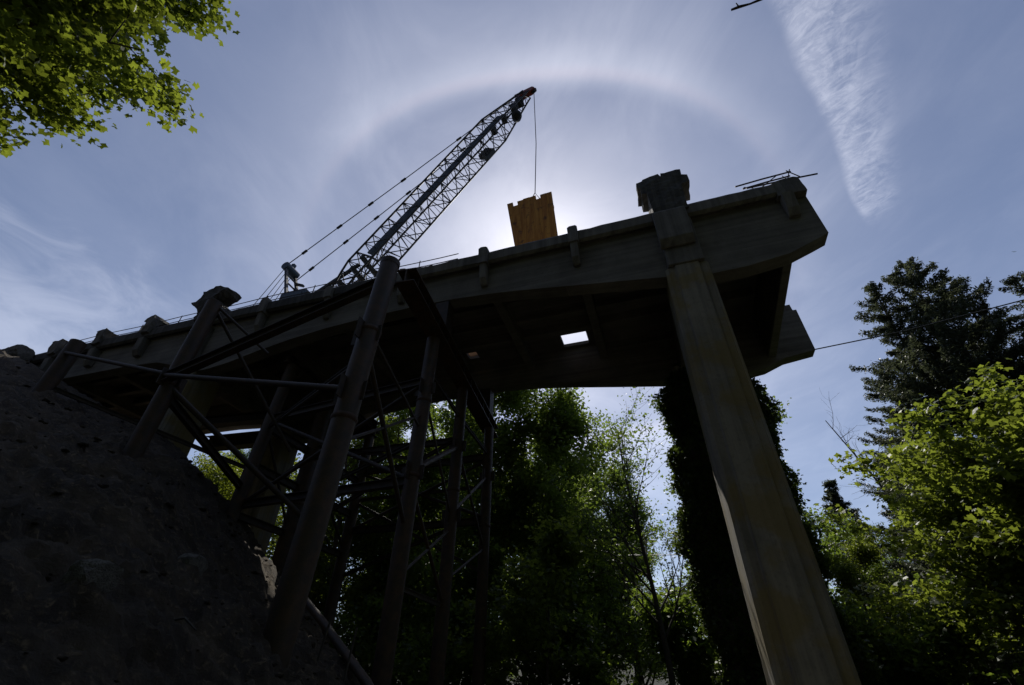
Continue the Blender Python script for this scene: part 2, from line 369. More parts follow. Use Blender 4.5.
def hill_h(x, y):
    r_ = math.hypot(x, y); az = math.atan2(-x, y)
    dd, zz = crest_at(az)
    k = r_ / dd
    if k <= 1: h = GZ - 0.05 + (zz - GZ) * (k ** 1.06)
    else: h = zz + (0.10 if zz > 5 else -0.25) * (r_ - dd)
    amp = min(r_ / 7, 1) * (1 if k < .93 else max(0.35, 1 - (k - .93) * 8))
    h += amp * (0.42 * vnoise(x, y, 0.42, 1) + 0.20 * vnoise(x, y, 1.7, 3) + 0.09 * vnoise(x, y, 5.5, 4)) * (1 if k > 1.1 or True else 1)
    return h
AZ0, AZ1 = rad(20), rad(128)
NA, NR = 430, 260
mb = MB(); vs = []
rlist = np.concatenate([np.geomspace(0.7, 34, 225), np.linspace(35, 75, NR - 225)])
for r_ in rlist:
    for k in range(NA):
        a = AZ0 + (AZ1 - AZ0) * k / (NA - 1); x, y = -r_ * math.sin(a), r_ * math.cos(a)
        vs.append((x, y, hill_h(x, y)))
fs = [(i * NA + k, i * NA + k + 1, (i + 1) * NA + k + 1, (i + 1) * NA + k) for i in range(NR - 1) for k in range(NA - 1)]
mb.add(vs, fs, True)
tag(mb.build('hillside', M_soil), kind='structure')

# ---------------------------------------------------------------- the bridge
BR = thing('concrete_bridge', 'half demolished haunched concrete bridge on tall piers, its deck broken off at the right end', 'bridge', (0, 0, 0))
YN0, YN1, YF0, YF1 = 13.0, 13.6, 20.4, 21.0
def grade(x): return 0.0 if x > -6 else (-6 - x) * 0.021
BOT = [(-46, 14.2), (-36, 13.8), (-31, 13.68), (-26.3, 13.55), (-24, 13.35), (-22.2, 12.75), (-21.6, 12.3), (-20.2, 12.15), (-18.8, 12.3), (-17.2, 12.66), (-15.5, 12.95), (-13.5, 13.18), (-11, 13.3), (-9, 13.32), (-7, 13.27), (-5, 13.08), (-3.3, 12.83), (-1.3, 12.5), (0.6, 12.2), (1.5, 12.05), (2.4, 11.85), (3.0, 11.76), (4.3, 11.78), (5.7, 11.98), (6.6, 12.35)]
def girder(name, y0, y1, xe):
    mb = MB(); pts = BOT + [(xe, 12.55)]
    k = len(pts); top = [(x, 15.0 + grade(x)) for x, z in pts]
    n = k
    for (xa, za), (xb, zb) in zip(pts[:-1], pts[1:]):
        pass
    vs = []
    for (x, z), (x2, zt) in zip(pts, top): vs += [(x, y0, z), (x, y1, z), (x, y1, zt), (x, y0, zt)]
    fs = []
    for i in range(n - 1):
        for j in range(4): fs.append((i * 4 + j, i * 4 + (j + 1) % 4, (i + 1) * 4 + (j + 1) % 4, (i + 1) * 4 + j))
    fs += [(0, 1, 2, 3), ((n-1)*4+3, (n-1)*4+2, (n-1)*4+1, (n-1)*4)]
    mb.add(vs, fs)
    return mb.build(name, M_beam, BR)
girder('girder', YN0, YN1, 7.05); girder('girder', YF0, YF1, 7.95)
# deck slab, built of cells so that the two broken openings are real holes
def deck_slab():
    mb = MB()
    holes = [(-3.66, -2.28, 19.08, 20.15), (-9.15, -8.55, 19.2, 19.8), (-9.75, -9.35, 17.6, 17.85), (-3.9, -2.9, 15.85, 15.98)]
    xs = sorted(set([-46, 6.1] + list(np.arange(-44, 6, 4.0)) + [h[0] for h in holes] + [h[1] for h in holes]))
    ys = sorted(set([13.2, 20.8] + [h[2] for h in holes] + [h[3] for h in holes]))
    for xa, xb in zip(xs[:-1], xs[1:]):
        for ya, yb in zip(ys[:-1], ys[1:]):
            cx, cy = (xa + xb) / 2, (ya + yb) / 2
            if any(h[0] < cx < h[1] and h[2] < cy < h[3] for h in holes): continue
            ga, gb = grade(xa), grade(xb)
            mb.add([(xa, ya, 15.003 + ga), (xb, ya, 15.003 + gb), (xb, yb, 15.003 + gb), (xa, yb, 15.003 + ga), (xa, ya, 15.2 + ga), (xb, ya, 15.2 + gb), (xb, yb, 15.2 + gb), (xa, yb, 15.2 + ga)],
                   [(0, 3, 2, 1), (4, 5, 6, 7), (0, 1, 5, 4), (1, 2, 6, 5), (2, 3, 7, 6), (3, 0, 4, 7)])
    return mb
deck_slab().build('deck_slab', M_beam, BR)
# cornice / kerb beams along both edges, chipped along the top
def cornice(y0, y1, xe, out, xs0=-46.0, m_=None):
    mb = MB(); xs = np.arange(xs0, xe - .1, 0.45).tolist() + [xe]
    rr_ = random.Random(3 if out < 0 else 4); rings = []
    for x in xs:
        gz = grade(x); c = rr_.uniform(-.035, .02); c2 = rr_.uniform(-.03, .01)
        yo, yi = (y0, y1) if out < 0 else (y1, y0)
        s_ = -1 if out < 0 else 1
        rings.append([(x, yi, 14.98 + gz), (x, yo - s_ * 0.12, 14.72 + gz), (x, yo, 14.82 + gz), (x, yo + c2 * s_ * -1, 15.28 + gz), (x, yo - s_ * .06, 15.40 + gz + c), (x, yi, 15.36 + gz + c2)])
    vs = [v for r_ in rings for v in r_]; k = 6
    fs = [(i * k + j, i * k + (j + 1) % k, (i + 1) * k + (j + 1) % k, (i + 1) * k + j) for i in range(len(xs) - 1) for j in range(k)]
    fs += [tuple(range(k)), tuple(range((len(xs) - 1) * k, len(xs) * k))[::-1]]
    mb.add(vs, fs); return mb.build('kerb_beam', m_ or M_con, BR)
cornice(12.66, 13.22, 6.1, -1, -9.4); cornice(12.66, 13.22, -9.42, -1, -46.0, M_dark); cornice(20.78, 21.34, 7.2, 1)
# cross beams and stringers under the deck
for x in (-37.6, -33.6, -29.6, -25.6, -17.6, -13.6, -9.6, -5.6, -1.6):
    mb = MB(); gz = grade(x); mb.prism([(x - .2, 15.0 + gz), (x - .2, 14.0 + gz), (x + .2, 14.0 + gz), (x + .2, 15.0 + gz)], 'y', YN1 + .002, YF0 - .002); mb.build('floor_beam', M_beam, BR, bevel=.02)
mb = MB(); mb.add([(5.75, 13.602, 12.5), (6.05, 13.602, 12.5), (6.3, 20.398, 12.5), (5.95, 20.398, 12.5), (5.75, 13.602, 14.98), (6.05, 13.602, 14.98), (6.3, 20.398, 14.98), (5.95, 20.398, 14.98)],
       [(0, 3, 2, 1), (4, 5, 6, 7), (0, 1, 5, 4), (1, 2, 6, 5), (2, 3, 7, 6), (3, 0, 4, 7)]); mb.build('end_wall', M_beam, BR, bevel=.02)
for y in (15.4, 16.9, 18.2):
    mb = MB(); mb.v = []; xs = [-46, -6, 5.7]
    mb.add([(x, yy, z + grade(x)) for x in xs for yy, z in ((y - .14, 14.5), (y + .14, 14.5), (y + .14, 15.0), (y - .14, 15.0))],
           [(i * 4 + j, i * 4 + (j + 1) % 4, i * 4 + 4 + (j + 1) % 4, i * 4 + 4 + j) for i in range(2) for j in range(4)]); mb.build('stringer', M_beam, BR)
for xc in (2.35, -21.5):      # deep cross walls at the piers
    mb = MB(); mb.box(xc - .35, xc + .35, YN1 + .003, YF0 - .003, 12.3, 14.99); mb.build('pier_cross_beam', M_beam, BR, bevel=.03)
# piers: chamfered columns
def pier(x0, x1, y0, y1, zb, zt=12.3, cap=True):
    c = .1; r_ = .09
    poly = [(x0 + c, y0 + .0), (x0 + .32, y0), (x0 + .36, y0 - r_), (x1 - .36, y0 - r_), (x1 - .32, y0), (x1 - c, y0), (x1, y0 + c), (x1, y1 - c), (x1 - c, y1), (x0 + c, y1), (x0, y1 - c), (x0, y0 + c)]
    mb = MB(); zs = [zb, 2.6, 3.4, zt]; n = len(poly); vs = []
    cx, cy = (x0 + x1) / 2, (y0 + y1) / 2
    for z, k in zip(zs, (1.07, 1.035, 1.02, 1.0)):
        vs += [(cx + (p[0] - cx) * k, cy + (p[1] - cy) * k, z) for p in poly]
    mb.add(vs, [(i * n + j, i * n + (j + 1) % n, (i + 1) * n + (j + 1) % n, (i + 1) * n + j) for i in range(3) for j in range(n)] + [tuple(range(n)), tuple(range(3 * n, 4 * n))])
    return mb.build('pier', M_pier, BR)
pier(1.6, 3.1, 12.86, 14.45, -4.5); pier(1.6, 3.1, 19.55, 21.1, -4.5)
pier(-22.3, -20.8, 12.86, 14.6, 2.0); pier(-22.3, -20.8, 19.55, 21.1, 1.0)
# pilasters and the broken pylons over the near piers
mb = MB(); mb.box(1.72, 2.98, 12.72, 12.995, 12.32, 14.7); mb.build('pilaster', M_con, BR, bevel=.03)
mb = MB(); mb.box(-22.2, -20.95, 12.72, 12.995, 12.32, 14.9); mb.build('pilaster', M_con, BR, bevel=.03)
mb = MB(); mb.prism([(12.42, 13.45), (12.42, 15.0), (12.64, 15.3), (12.7, 15.3), (12.7, 13.15), (12.62, 13.15)], 'x', 1.62, 2.85); mb.build('corbel', M_con, BR, bevel=.02)
mb = rough_block([(1.70, 15.1), (1.66, 16.5), (1.45, 16.52), (1.44, 16.95), (1.30, 16.98), (1.32, 17.36), (1.55, 17.38), (1.6, 17.5), (2.3, 17.58), (2.36, 17.38), (2.42, 17.58), (3.0, 17.58), (3.18, 17.5), (3.18, 17.15), (3.38, 17.05), (3.36, 16.6), (3.02, 16.55), (3.0, 15.1)], 'y', 12.55, 13.5, .16, .035, 2)
mb.build('pylon', M_dark, BR)
mb = rough_block([(-22.1, 15.3), (-22.3, 16.2), (-23.0, 16.7), (-22.5, 17.0), (-22.6, 17.5), (-21.8, 17.75), (-20.8, 17.5), (-20.9, 17.25), (-21.5, 16.9), (-21.1, 16.4), (-20.7, 16.1), (-20.6, 15.3)], 'y', 12.45, 13.5, .2, .08, 5)
mb.build('pylon', M_dark, BR)
# rail posts broken off above the deck, with their brackets on the girder face
def post(x, zt, w=.42, wd=0, tilt=0.0, dark=False, seed=1, y0=12.5):
    gz = grade(x)
    mb = rough_block([(x - w / 2, 14.6 + gz), (x - w / 2, zt - .05), (x - w / 4, zt + .03), (x + w / 3, zt), (x + w / 2, zt - .08), (x + w / 2, 14.6 + gz)], 'y', y0, y0 + .75, .15, .02, seed)
    o = mb.build('rail_post', M_con, BR)
    b2 = MB(); b2.prism([(12.56, 14.7 + gz), (12.99, 14.7 + gz), (12.99, 13.55 + gz), (12.86, 13.55 + gz), (12.66, 13.85 + gz)], 'x', x - w / 2 + .06, x + w / 2 - .06)
    b2.build('bracket', M_con, o, bevel=.02)
    return o
for i, (x, zt) in enumerate([(-1.6, 15.52), (-5.6, 15.55), (-9.6, 15.42), (-13.6, 15.45), (-17.6, 15.8)]): post(x, zt, seed=i + 2)
mb = rough_block([(6.08, 14.6), (6.08, 15.42), (6.3, 15.5), (6.85, 15.5), (6.98, 15.38), (7.04, 14.6)], 'y', 12.68, 13.4, .16, .02, 9); o = mb.build('end_post', M_con, BR)
b2 = MB(); b2.prism([(12.56, 14.62), (12.99, 14.62), (12.99, 13.6), (12.86, 13.6), (12.7, 13.9)], 'x', 6.15, 6.55); b2.build('bracket', M_con, o, bevel=.02)
mb = rough_block([(7.3, 14.6), (7.25, 15.6), (7.9, 15.6), (7.95, 14.6)], 'y', 20.7, 21.5, .16, .03, 10); mb.build('end_post', M_con, BR)
for i, (x, zt, w) in enumerate([(-25.8, 16.62, .95), (-29.6, 16.5, .95), (-33.4, 16.6, 1.1)]):
    gz = grade(x)
    mb = rough_block([(x - .3, 15.0 + gz), (x - .35, 15.9 + gz), (x - .62, 15.98 + gz), (x - .45, zt - .08), (x + .25, zt), (x + .38, 15.95 + gz), (x + .35, 15.9 + gz), (x + .3, 15.0 + gz)], 'y', 12.5, 13.3, .2, .06, i + 21)
    o = mb.build('rail_post', M_con, BR)
    b2 = MB(); b2.prism([(12.56, 14.7 + gz), (12.99, 14.7 + gz), (12.99, 13.6 + gz), (12.8, 13.6 + gz), (12.62, 13.9 + gz)], 'x', x - .22, x + .22); b2.build('bracket', M_con, o, bevel=.02)
# reinforcing bars sticking out of the kerb
for (x, z, dx_, h) in [(-6.0, 15.3, .1, .75), (-5.3, 15.3, -.05, .25), (-10.9, 15.5, .05, .3), (3.2, 15.35, .5, .25), (-17.0, 15.6, .1, .35), (-3.0, 15.3, .12, .2), (6.75, 15.6, -.1, .35)]:
    mb = MB(); mb.tube([(x, 12.95, z - .1), (x + dx_ * .3, 12.93, z + h * .6), (x + dx_, 12.9, z + h)], .016, 5); mb.build('bent_rebar', M_brace, BR)
mb = MB(); mb.box(-9.5, -8.6, 20.15, 20.35, 14.5, 15.0); 
# temporary cable guard rail along the near edge, left half
gr = thing('guard_rail', 'thin two line temporary guard rail along the left edge of the bridge deck', 'guard rail', (-24, 12.9, 15.4))
for dz_ in (.28, .62):
    mb = MB(); mb.tube([(x + 24, .0, grade(x) + dz_ + .03 * math.sin(x)) for x in np.arange(-34, -6.9, .9)], .022, 5); mb.build('rail_line', M_brace, gr)
for x in np.arange(-33, -8, 3.0):
    mb = MB(); mb.tube([(x + 24, .0, grade(x) - .05), (x + 24, 0, grade(x) + .7)], .025, 5); mb.build('rail_upright', M_brace, gr)
# scrap steel on the kerb
mb = MB()
o = thing('bent_railing', 'mangled steel railing of thin bars lying on the right end post of the bridge', 'railing', (6.3, 13.0, 15.7))
for i, (a, b_2) in enumerate([((-1.3, 0, .40), (.75, .0, .50)), ((-1.05, .1, .28), (.7, .1, .38)), ((-1.0, -.1, .02), (1.45, -.1, -.12))]):
    m2 = MB(); m2.tube([a, ((a[0] + b_2[0]) / 2, a[1], (a[2] + b_2[2]) / 2 + .02), b_2], .032, 6); m2.build('rail_bar', M_brace, o)
for (a, b_2) in [((-.6, .0, -.12), (.2, 0, .45)), ((.45, 0, -.05), (.75, 0, .65)), ((.62, 0, .62), (.95, 0, .05)), ((-1.0, .05, .3), (-.75, -.05, 0.02))]:
    m2 = MB(); m2.tube([a, b_2], .022, 5); m2.build('rail_strut', M_brace, o)
o = thing('steel_rod', 'thin steel rod with a twist of wire above the deck edge beside the tallest pile', 'rod', (-8.6, 13.1, 15.75))
m2 = MB(); m2.tube([(-2.0, 0, .38), (1.7, 0, -.2)], .035, 6); m2.build('rod', M_brace, o)
m2 = MB(); rr_ = random.Random(5); m2.tube([(-.15 + rr_.uniform(-.35, .35), rr_.uniform(-.1, .1), .1 + rr_.uniform(-.14, .16)) for _ in range(14)], .012, 4); m2.build('twisted_wire', M_brace, o)
# sawn timbers left standing on the deck by the openings
for i, (x, y, lab) in enumerate([(-8.85, 19.88, 'pale sawn timber seen through the lower broken deck opening beside the cap beam'), (-9.55, 17.95, 'pale sawn timber seen through the upper small deck opening beside the cap beam')]):
    m2 = MB(); m2.box(-.6, .6, -.06, .06, 0, 1.6); o = m2.build('timber_block', M_tan, bevel=.01); o.location = (x, y, 15.3); tag(o, lab, 'timber', 'timbers on the deck')

# ---------------------------------------------------------------- falsework: pipe piles, cap beam and bracing
FW = thing('steel_falsework', 'rusty steel pipe pile falsework with cross bracing standing under the left half of the bridge', 'falsework', (-9, 12, 0))
def fpart(mb, name, m_): 
    return mb.build(name, m_, FW, org=None)
FW.location = (0, 0, 0)
def pile(x, y, zt, zb, r_=.25, bx=0, by=0, bands=()):
    mb = MB(); mb.tube([(x + bx, y + by, zb), (x + bx * .5, y + by * .5, (zt + zb) / 2), (x, y, zt)], r_, 20); p = fpart(mb, 'pipe_pile', M_steel)
    for z in bands:
        k = (zt - z) / (zt - zb); mb = MB(); cx, cy = x + bx * k, y + by * k
        mb.tube([(cx, cy, z - .07), (cx, cy, z - .03), (cx, cy, z + .03), (cx, cy, z + .07)], [r_ + .004, r_ + .028, r_ + .028, r_ + .004], 20); mb.build('weld_band', M_weld, p)
    return p
pile(-6.3, 7.6, 9.75, -2.5, .265, 0, -.55, (7.1, 4.6))
mb = MB(); mb.tube([(-6.3, 7.6, 9.6), (-6.3, 7.6, 9.78)], .28, 20); fpart(mb, 'pile_collar', M_brace)
pile(-7.6, 12.8, 11.05, -3, .26, 0, -.15, (5.4, 8.2))
pile(-8.0, 16.75, 11.05, -3, .25, 0, 0, (6.3,)); pile(-8.2, 20.9, 11.05, -3, .25, 0, 0.1, (6.0,))
pile(-13.9, 8.2, 10.72, 2, .245, 0, 0, (7.3,))
pile(-16, 14.2, 12.3, 0, .26, 0, -.5); pile(-16, 17.1, 12.3, -1, .36, 0, 0, (6.5,)); pile(-16, 21.3, 12.3, -2, .28, 0, -.2)
pile(-20.45, 8.2, 10.4, 6, .27)
# the I beam caps under the girders
mb = MB(); mb.ibeam((-7.15, 9.55, 11.42), (-8.5, 22.2, 11.42), .7, .62, .05); fpart(mb, 'cap_beam', M_steel)
for k in range(11):       # web stiffeners
    f = .04 + k * .09; x, y = -7.15 - 1.35 * f, 9.55 + 12.65 * f; mb = MB(); mb.box(x - .3, x + .3, y - .012, y + .012, 11.17, 11.67); fpart(mb, 'stiffener', M_brace)
for y in (13.3, 20.7):
    mb = MB(); xx = -7.15 - 1.35 * (y - 9.55) / 12.65; mb.box(xx - .3, xx + .3, y - .28, y + .28, 11.735, 13.25); fpart(mb, 'timber_packing', M_brace)
mb = MB(); mb.ibeam((-16, 13.7, 12.4), (-16, 22, 12.4), .36, .2, .03); fpart(mb, 'cap_beam', M_brace)
def strut(a, b, r_=.11, kind='tube', m_=None, name='brace'):
    mb = MB()
    if kind == 'tube': mb.tube([a, b], r_, 10)
    elif kind == 'I': mb.ibeam(a, b, r_ * 2, r_ * 2.6, .02)
    else: mb.bar(a, b, r_ * 2, r_ * 2)
    fpart(mb, name, m_ or M_brace)
S = strut
S((-20.3, 8.0, 9.75), (-13.9, 7.9, 7.55), .07); S((-13.9, 7.9, 7.5), (-6.4, 7.2, 5.3), .075)
S((-13.9, 7.95, 7.4), (-6.5, 7.95, 9.5), .115, 'I'); S((-13.9, 8.0, 7.3), (-10.3, 12.6, 3.6), .09)
S((-13.9, 8.2, 10.6), (-12.2, 12.0, 6.5), .06); S((-13.9, 8.2, 10.7), (-12.0, 9.5, 9.0), .05)
S((-13.9, 8.2, 7.0), (-16, 13.9, 6.2), .09, 'I')
S((-16, 14.0, 9.0), (-16, 21.3, 9.0), .12, 'I'); S((-16, 14.0, 7.2), (-16, 21.3, 7.2), .12, 'I'); S((-16, 13.8, 5.2), (-16, 21.3, 5.2), .1, 'I'); S((-16, 17.1, 9.0), (-16, 21.3, 5.3), .07)
S((-16, 13.9, 5.2), (-16, 17.1, 9.0), .07); S((-16, 14.0, 9.0), (-16, 17.1, 5.2), .06)
S((-16, 14.1, 9.4), (-7.7, 12.7, 9.0), .12, 'I'); S((-16, 14.1, 5.6), (-7.7, 12.6, 5.2), .11, 'I')
S((-16, 14.1, 5.6), (-7.7, 12.7, 8.9), .08); S((-16, 14.1, 9.3), (-7.7, 12.6, 5.3), .08)
S((-16, 21.3, 9.6), (-8.0, 20.8, 9.4), .12, 'I'); S((-16, 21.3, 6.4), (-8.0, 20.8, 6.2), .12, 'I')
S((-16, 21.3, 6.4), (-8.0, 20.8, 9.3), .08); S((-16, 21.3, 9.5), (-8.0, 20.8, 6.3), .08); S((-16, 17.1, 8.8), (-8.0, 16.75, 8.5), .1, 'I')
S((-6.3, 7.3, 6.9), (-7.6, 12.7, 3.8), .07); S((-6.3, 7.3, 4.0), (-7.6, 12.7, 7.6), .045); S((-6.3, 7.35, 7.2), (-7.6, 12.8, 7.1), .045)
S((-7.6, 12.7, 5.6), (-8.0, 16.75, 8.2), .11, 'tube', M_steel); S((-7.6, 12.7, 8.6), (-8.0, 16.75, 5.2), .05); S((-7.6, 12.7, 5.2), (-8.0, 16.75, 2.2), .06, 'tube', M_steel); S((-7.6, 12.7, 2.4), (-8.0, 16.75, 4.8), .05)
S((-8.0, 16.75, 8.2), (-8.2, 20.9, 5.0), .06); S((-8.0, 16.75, 5.4), (-8.2, 20.9, 8.4), .06, 'tube', M_steel); S((-8.0, 16.75, 3.0), (-8.2, 20.9, 5.0), .05)

# more light bracing, gussets and a ledger beam on the far side
for a, b_2 in [((-16, 14.1, 9.0), (-6.3, 7.4, 6.2)), ((-7.6, 12.7, 9.6), (-8.0, 16.75, 9.6)), ((-8, 16.75, 9.6), (-8.2, 20.9, 9.6)), ((-7.6, 12.7, 2.2), (-8, 16.75, 2.2)),
               ((-16, 14.0, 7.0), (-20.3, 8.3, 8.4)), ((-16, 17.1, 9.4), (-8, 16.75, 7.4)), ((-16, 17.1, 5.2), (-8, 16.75, 8.6)), ((-16, 21.3, 9.2), (-16, 17.1, 5.4)), ((-16, 17.1, 6.8), (-7.6, 12.7, 6.6)), ((-16, 21.3, 4.2), (-8.2, 20.9, 6.6)), ((-16, 21.3, 8.0), (-8.2, 20.9, 7.9)), ((-16, 21.3, 7.9), (-8.2, 20.9, 4.0))]:
    S(a, b_2, .055, 'I')
S((-29, 21.2, 12.95), (-15.6, 21.2, 12.25), .34, 'I', None, 'ledger_beam'); S((-25, 17, 11.9), (-16.2, 17, 11.3), .2, 'I', None, 'ledger_beam')
for (x, y, z) in [(-13.9, 8.2, 7.45), (-6.35, 7.4, 5.3), (-6.35, 7.45, 7.0), (-7.6, 12.72, 5.5), (-7.6, 12.75, 8.7), (-8.0, 16.75, 8.2), (-8.0, 16.75, 5.3), (-8.2, 20.9, 8.4)]:
    mb = MB(); mb.box(x - .015, x + .015, y - .42, y + .42, z - .28, z + .28); mb.box(x - .4, x + .4, y - .013, y + .013, z - .24, z + .24); fpart(mb, 'gusset_plate', M_brace)

# ---------------------------------------------------------------- lattice boom crawler crane standing on the deck
CR = thing('lattice_boom_crane', 'crawler crane on the bridge deck with long lattice boom, red tip and pendant cables', 'crane', (-20.5, 17, 15.9))
CO = Vector((-20.5, 17, 15.9))
def cpart(mb, name, m_, parent=None, org=True):
    mb.v = [tuple(Vector(v) - CO) for v in mb.v]
    return mb.build(name, m_, parent or CR)
FOOT = Vector((-18.3, 17, 18.1)); TIP = Vector((-4.75, 17, 38.9))
bd = (TIP - FOOT).normalized(); bl = (TIP - FOOT).length; bs = Vector((0, 1, 0)); bn = bd.cross(bs).normalized()   # bn points up-left or down-right
if bn.z > 0: bn = -bn
# rotate section: boom seen from below
def bp(t_, i, j):
    tt = t_ / bl
    w = .84
    if tt < .16: w = .25 + .59 * tt / .16
    if tt > .80: w = .84 - .56 * (tt - .80) / .20
    ii = .55 + .29 * (tt / .16) if tt < .16 else (.84 if tt <= .80 else .84 - .5 * (tt - .80) / .20)
    return FOOT + bd * t_ + bs * (i * max(w, .3)) + bn * (j * (w if tt > .16 else w))
boom = MB()
nseg = 30; ts = [bl * k / nseg for k in range(nseg + 1)]
for i, j in ((-1, -1), (1, -1), (1, 1), (-1, 1)): boom.tube([bp(t_, i, j) for t_ in ts], .07, 6)
cpart(boom, 'boom_chords', M_lattice)
lac = MB(); cor = [(-1, -1), (1, -1), (1, 1), (-1, 1)]
for k in range(nseg):
    for q_2 in range(4):
        a, b_2 = cor[q_2], cor[(q_2 + 1) % 4]
        if k % 2 == 0: lac.tube([bp(ts[k], *a), bp(ts[k + 1], *b_2)], .036, 5, False)
        else: lac.tube([bp(ts[k], *b_2), bp(ts[k + 1], *a)], .036, 5, False)
        if k % 3 == 0: lac.tube([bp(ts[k], *a), bp(ts[k], *b_2)], .034, 5, False)
    lac.tube([bp(ts[k], -1, 1), bp((ts[k] + ts[k+1]) / 2, 1, 1)], .022, 4, False); lac.tube([bp(ts[k], -1, -1), bp((ts[k] + ts[k+1]) / 2, 1, -1)], .022, 4, False)
    if k < 8: lac.tube([bp(ts[k], -1, -1), bp(ts[k + 1], 1, 1)], .035, 4, False); lac.tube([bp(ts[k], 1, -1), bp(ts[k + 1], -1, 1)], .035, 4, False)
    if k % 5 == 0: lac.tube([bp(ts[k], -1, -1), bp(ts[k], 1, 1)], .03, 5, False)
cpart(lac, 'boom_lacing', M_lattice)
wk = MB()   # inner strut / walkway running inside the boom
wk.bar(FOOT + bd * bl * .22 - bn * .42 - bs * .3, FOOT + bd * bl * .86 - bn * .3 - bs * .2, .5, .14, bs); cpart(wk, 'boom_walkway', M_blue)
for f in (.0, .05, .1, .14): 
    wk = MB(); p = FOOT + bd * bl * (.05 + f); wk.bar(p - bs * .9, p + bs * .9, .18, .3, bd); cpart(wk, 'boom_foot_frame', M_lattice)
for f, r_ in ((.80, .26), (.86, .24), (.92, .3), (.955, .33)):
    wk = MB(); p = FOOT + bd * bl * f; wk.tube([p - bs * .3, p + bs * .3], r_, 14); cpart(wk, 'sheave', M_lattice)
wk = MB(); wk.bar(FOOT + bd * bl * .69 + bn * .7 + bs * .5, FOOT + bd * bl * .73 + bn * .7 + bs * .5, .9, .35, bs); cpart(wk, 'boom_box', M_lattice)
hd = MB(); hd.prism([(0, -.2), (1.35, -.12), (1.7, .08), (1.6, .38), (1.2, .42), (0, .45)], 'y', -.22, .22)
hq = Vector((0.92, 0, .36)).normalized(); hu = Vector((-.36, 0, .92)).normalized()
hd.v = [tuple(TIP + hq * (v[0] - .9) + Vector((0, v[1], 0)) + hu * v[2]) for v in hd.v]; cpart(hd, 'boom_head', M_red)
wk = MB(); hp = TIP + hq * .62 + hu * .05; wk.tube([hp - bs * .08, hp + bs * .08], .3, 18); cpart(wk, 'head_sheave', M_lattice)
# auxiliary hook block near the tip
hb = MB(); c0 = Vector((-5.55, 16.9, 35.6)); hb.tube([c0 + Vector((0, 0, .55)), c0 + Vector((0, 0, .42)), c0 + Vector((0, 0, .1)), c0 - Vector((0, 0, .3)), c0 - Vector((0, 0, .48))], [.07, .3, .42, .36, .1], 12); hbo = cpart(hb, 'hook_block', M_black)
hb = MB(); hb.tube([c0 + Vector((0, 0, .5)), c0 + Vector((.1, 0, 2.1))], .025, 5); cpart(hb, 'hook_line', M_cable)
# gantry mast
MT = Vector((-22.6, 17, 23.7)); MBs = Vector((-20.4, 17, 18.3))
ms = MB()
for s_ in (-.45, .45):
    ms.bar(MBs + bs * s_ * 1.6, MT + bs * s_, .16, .2, bs); 
for k in range(1, 6):
    a = MBs.lerp(MT, k / 6); ms.bar(a - bs * .6, a + bs * .6, .08, .08)
cpart(ms, 'gantry_mast', M_lattice)
ms = MB(); ms.tube([MT - bs * .6, MT + bs * .6], .32, 14); ms.bar(MT + Vector((0, 0, .1)), MT + Vector((.1, 0, .6)), .25, .25); cpart(ms, 'mast_sheaves', M_blue)
ms = MB(); ms.bar(MT + Vector((.5, .4, -1.1)), MT + Vector((1.3, .4, -1.5)), .2, .14); ms.bar(MT + Vector((.7, .4, -1.6)), MT + Vector((.9, .4, -2.7)), .2, .2); cpart(ms, 'mast_bracket', M_lattice)
for i, (off, tf, dzz) in enumerate([(-.9, .95, .25), (.9, .72, -.9)]):
    a = MT + bs * off * .6 + Vector((.25, 0, dzz * .6)); b_2 = FOOT + bd * bl * (.965) - bn * .3 + bs * off * .4
    pc = MB(); pc.tube([a, a.lerp(b_2, .5) - Vector((0, 0, .12)), b_2], .035, 5); po = cpart(pc, 'pendant_cable', M_cable)
    for f in (.06, .2, .33, .47, .72):
        pk = MB(); p = a.lerp(b_2, f) - Vector((0, 0, .12 * (1 - abs(2 * f - 1)))); pk.tube([p - (b_2 - a).normalized() * .22, p + (b_2 - a).normalized() * .22], [.09, .09], 6); cpart(pk, 'socket', M_lattice, po)
for k in range(4):
    pc = MB(); pc.tube([MT + bs * (-.4 + k * .25) + Vector((-.1, 0, 0)), Vector((-25.4 + k * .35, 16.6 + .25 * k, 17.6))], .025, 4); cpart(pc, 'luffing_line', M_cable)
pc = MB(); pc.bar(MT + Vector((1.4, 0, -4.2)), FOOT + bd * 4.6 - bn * .95, .18, .22); cpart(pc, 'boom_backstop', M_lattice)
pc = MB(); pc.bar(MT + Vector((1.2, .9, -4.6)), FOOT + bd * 4.2 - bn * .95 + bs * .9, .12, .16); cpart(pc, 'boom_backstop', M_lattice)
LT = TIP + hq * .68 + hu * .02
ll = MB(); ll.tube([LT + Vector((0, 0, .1)), Vector((LT.x + .03, 17, 31)), Vector((-4.28, 17, 25.15))], .03, 5); cpart(ll, 'hoist_line', M_cable)
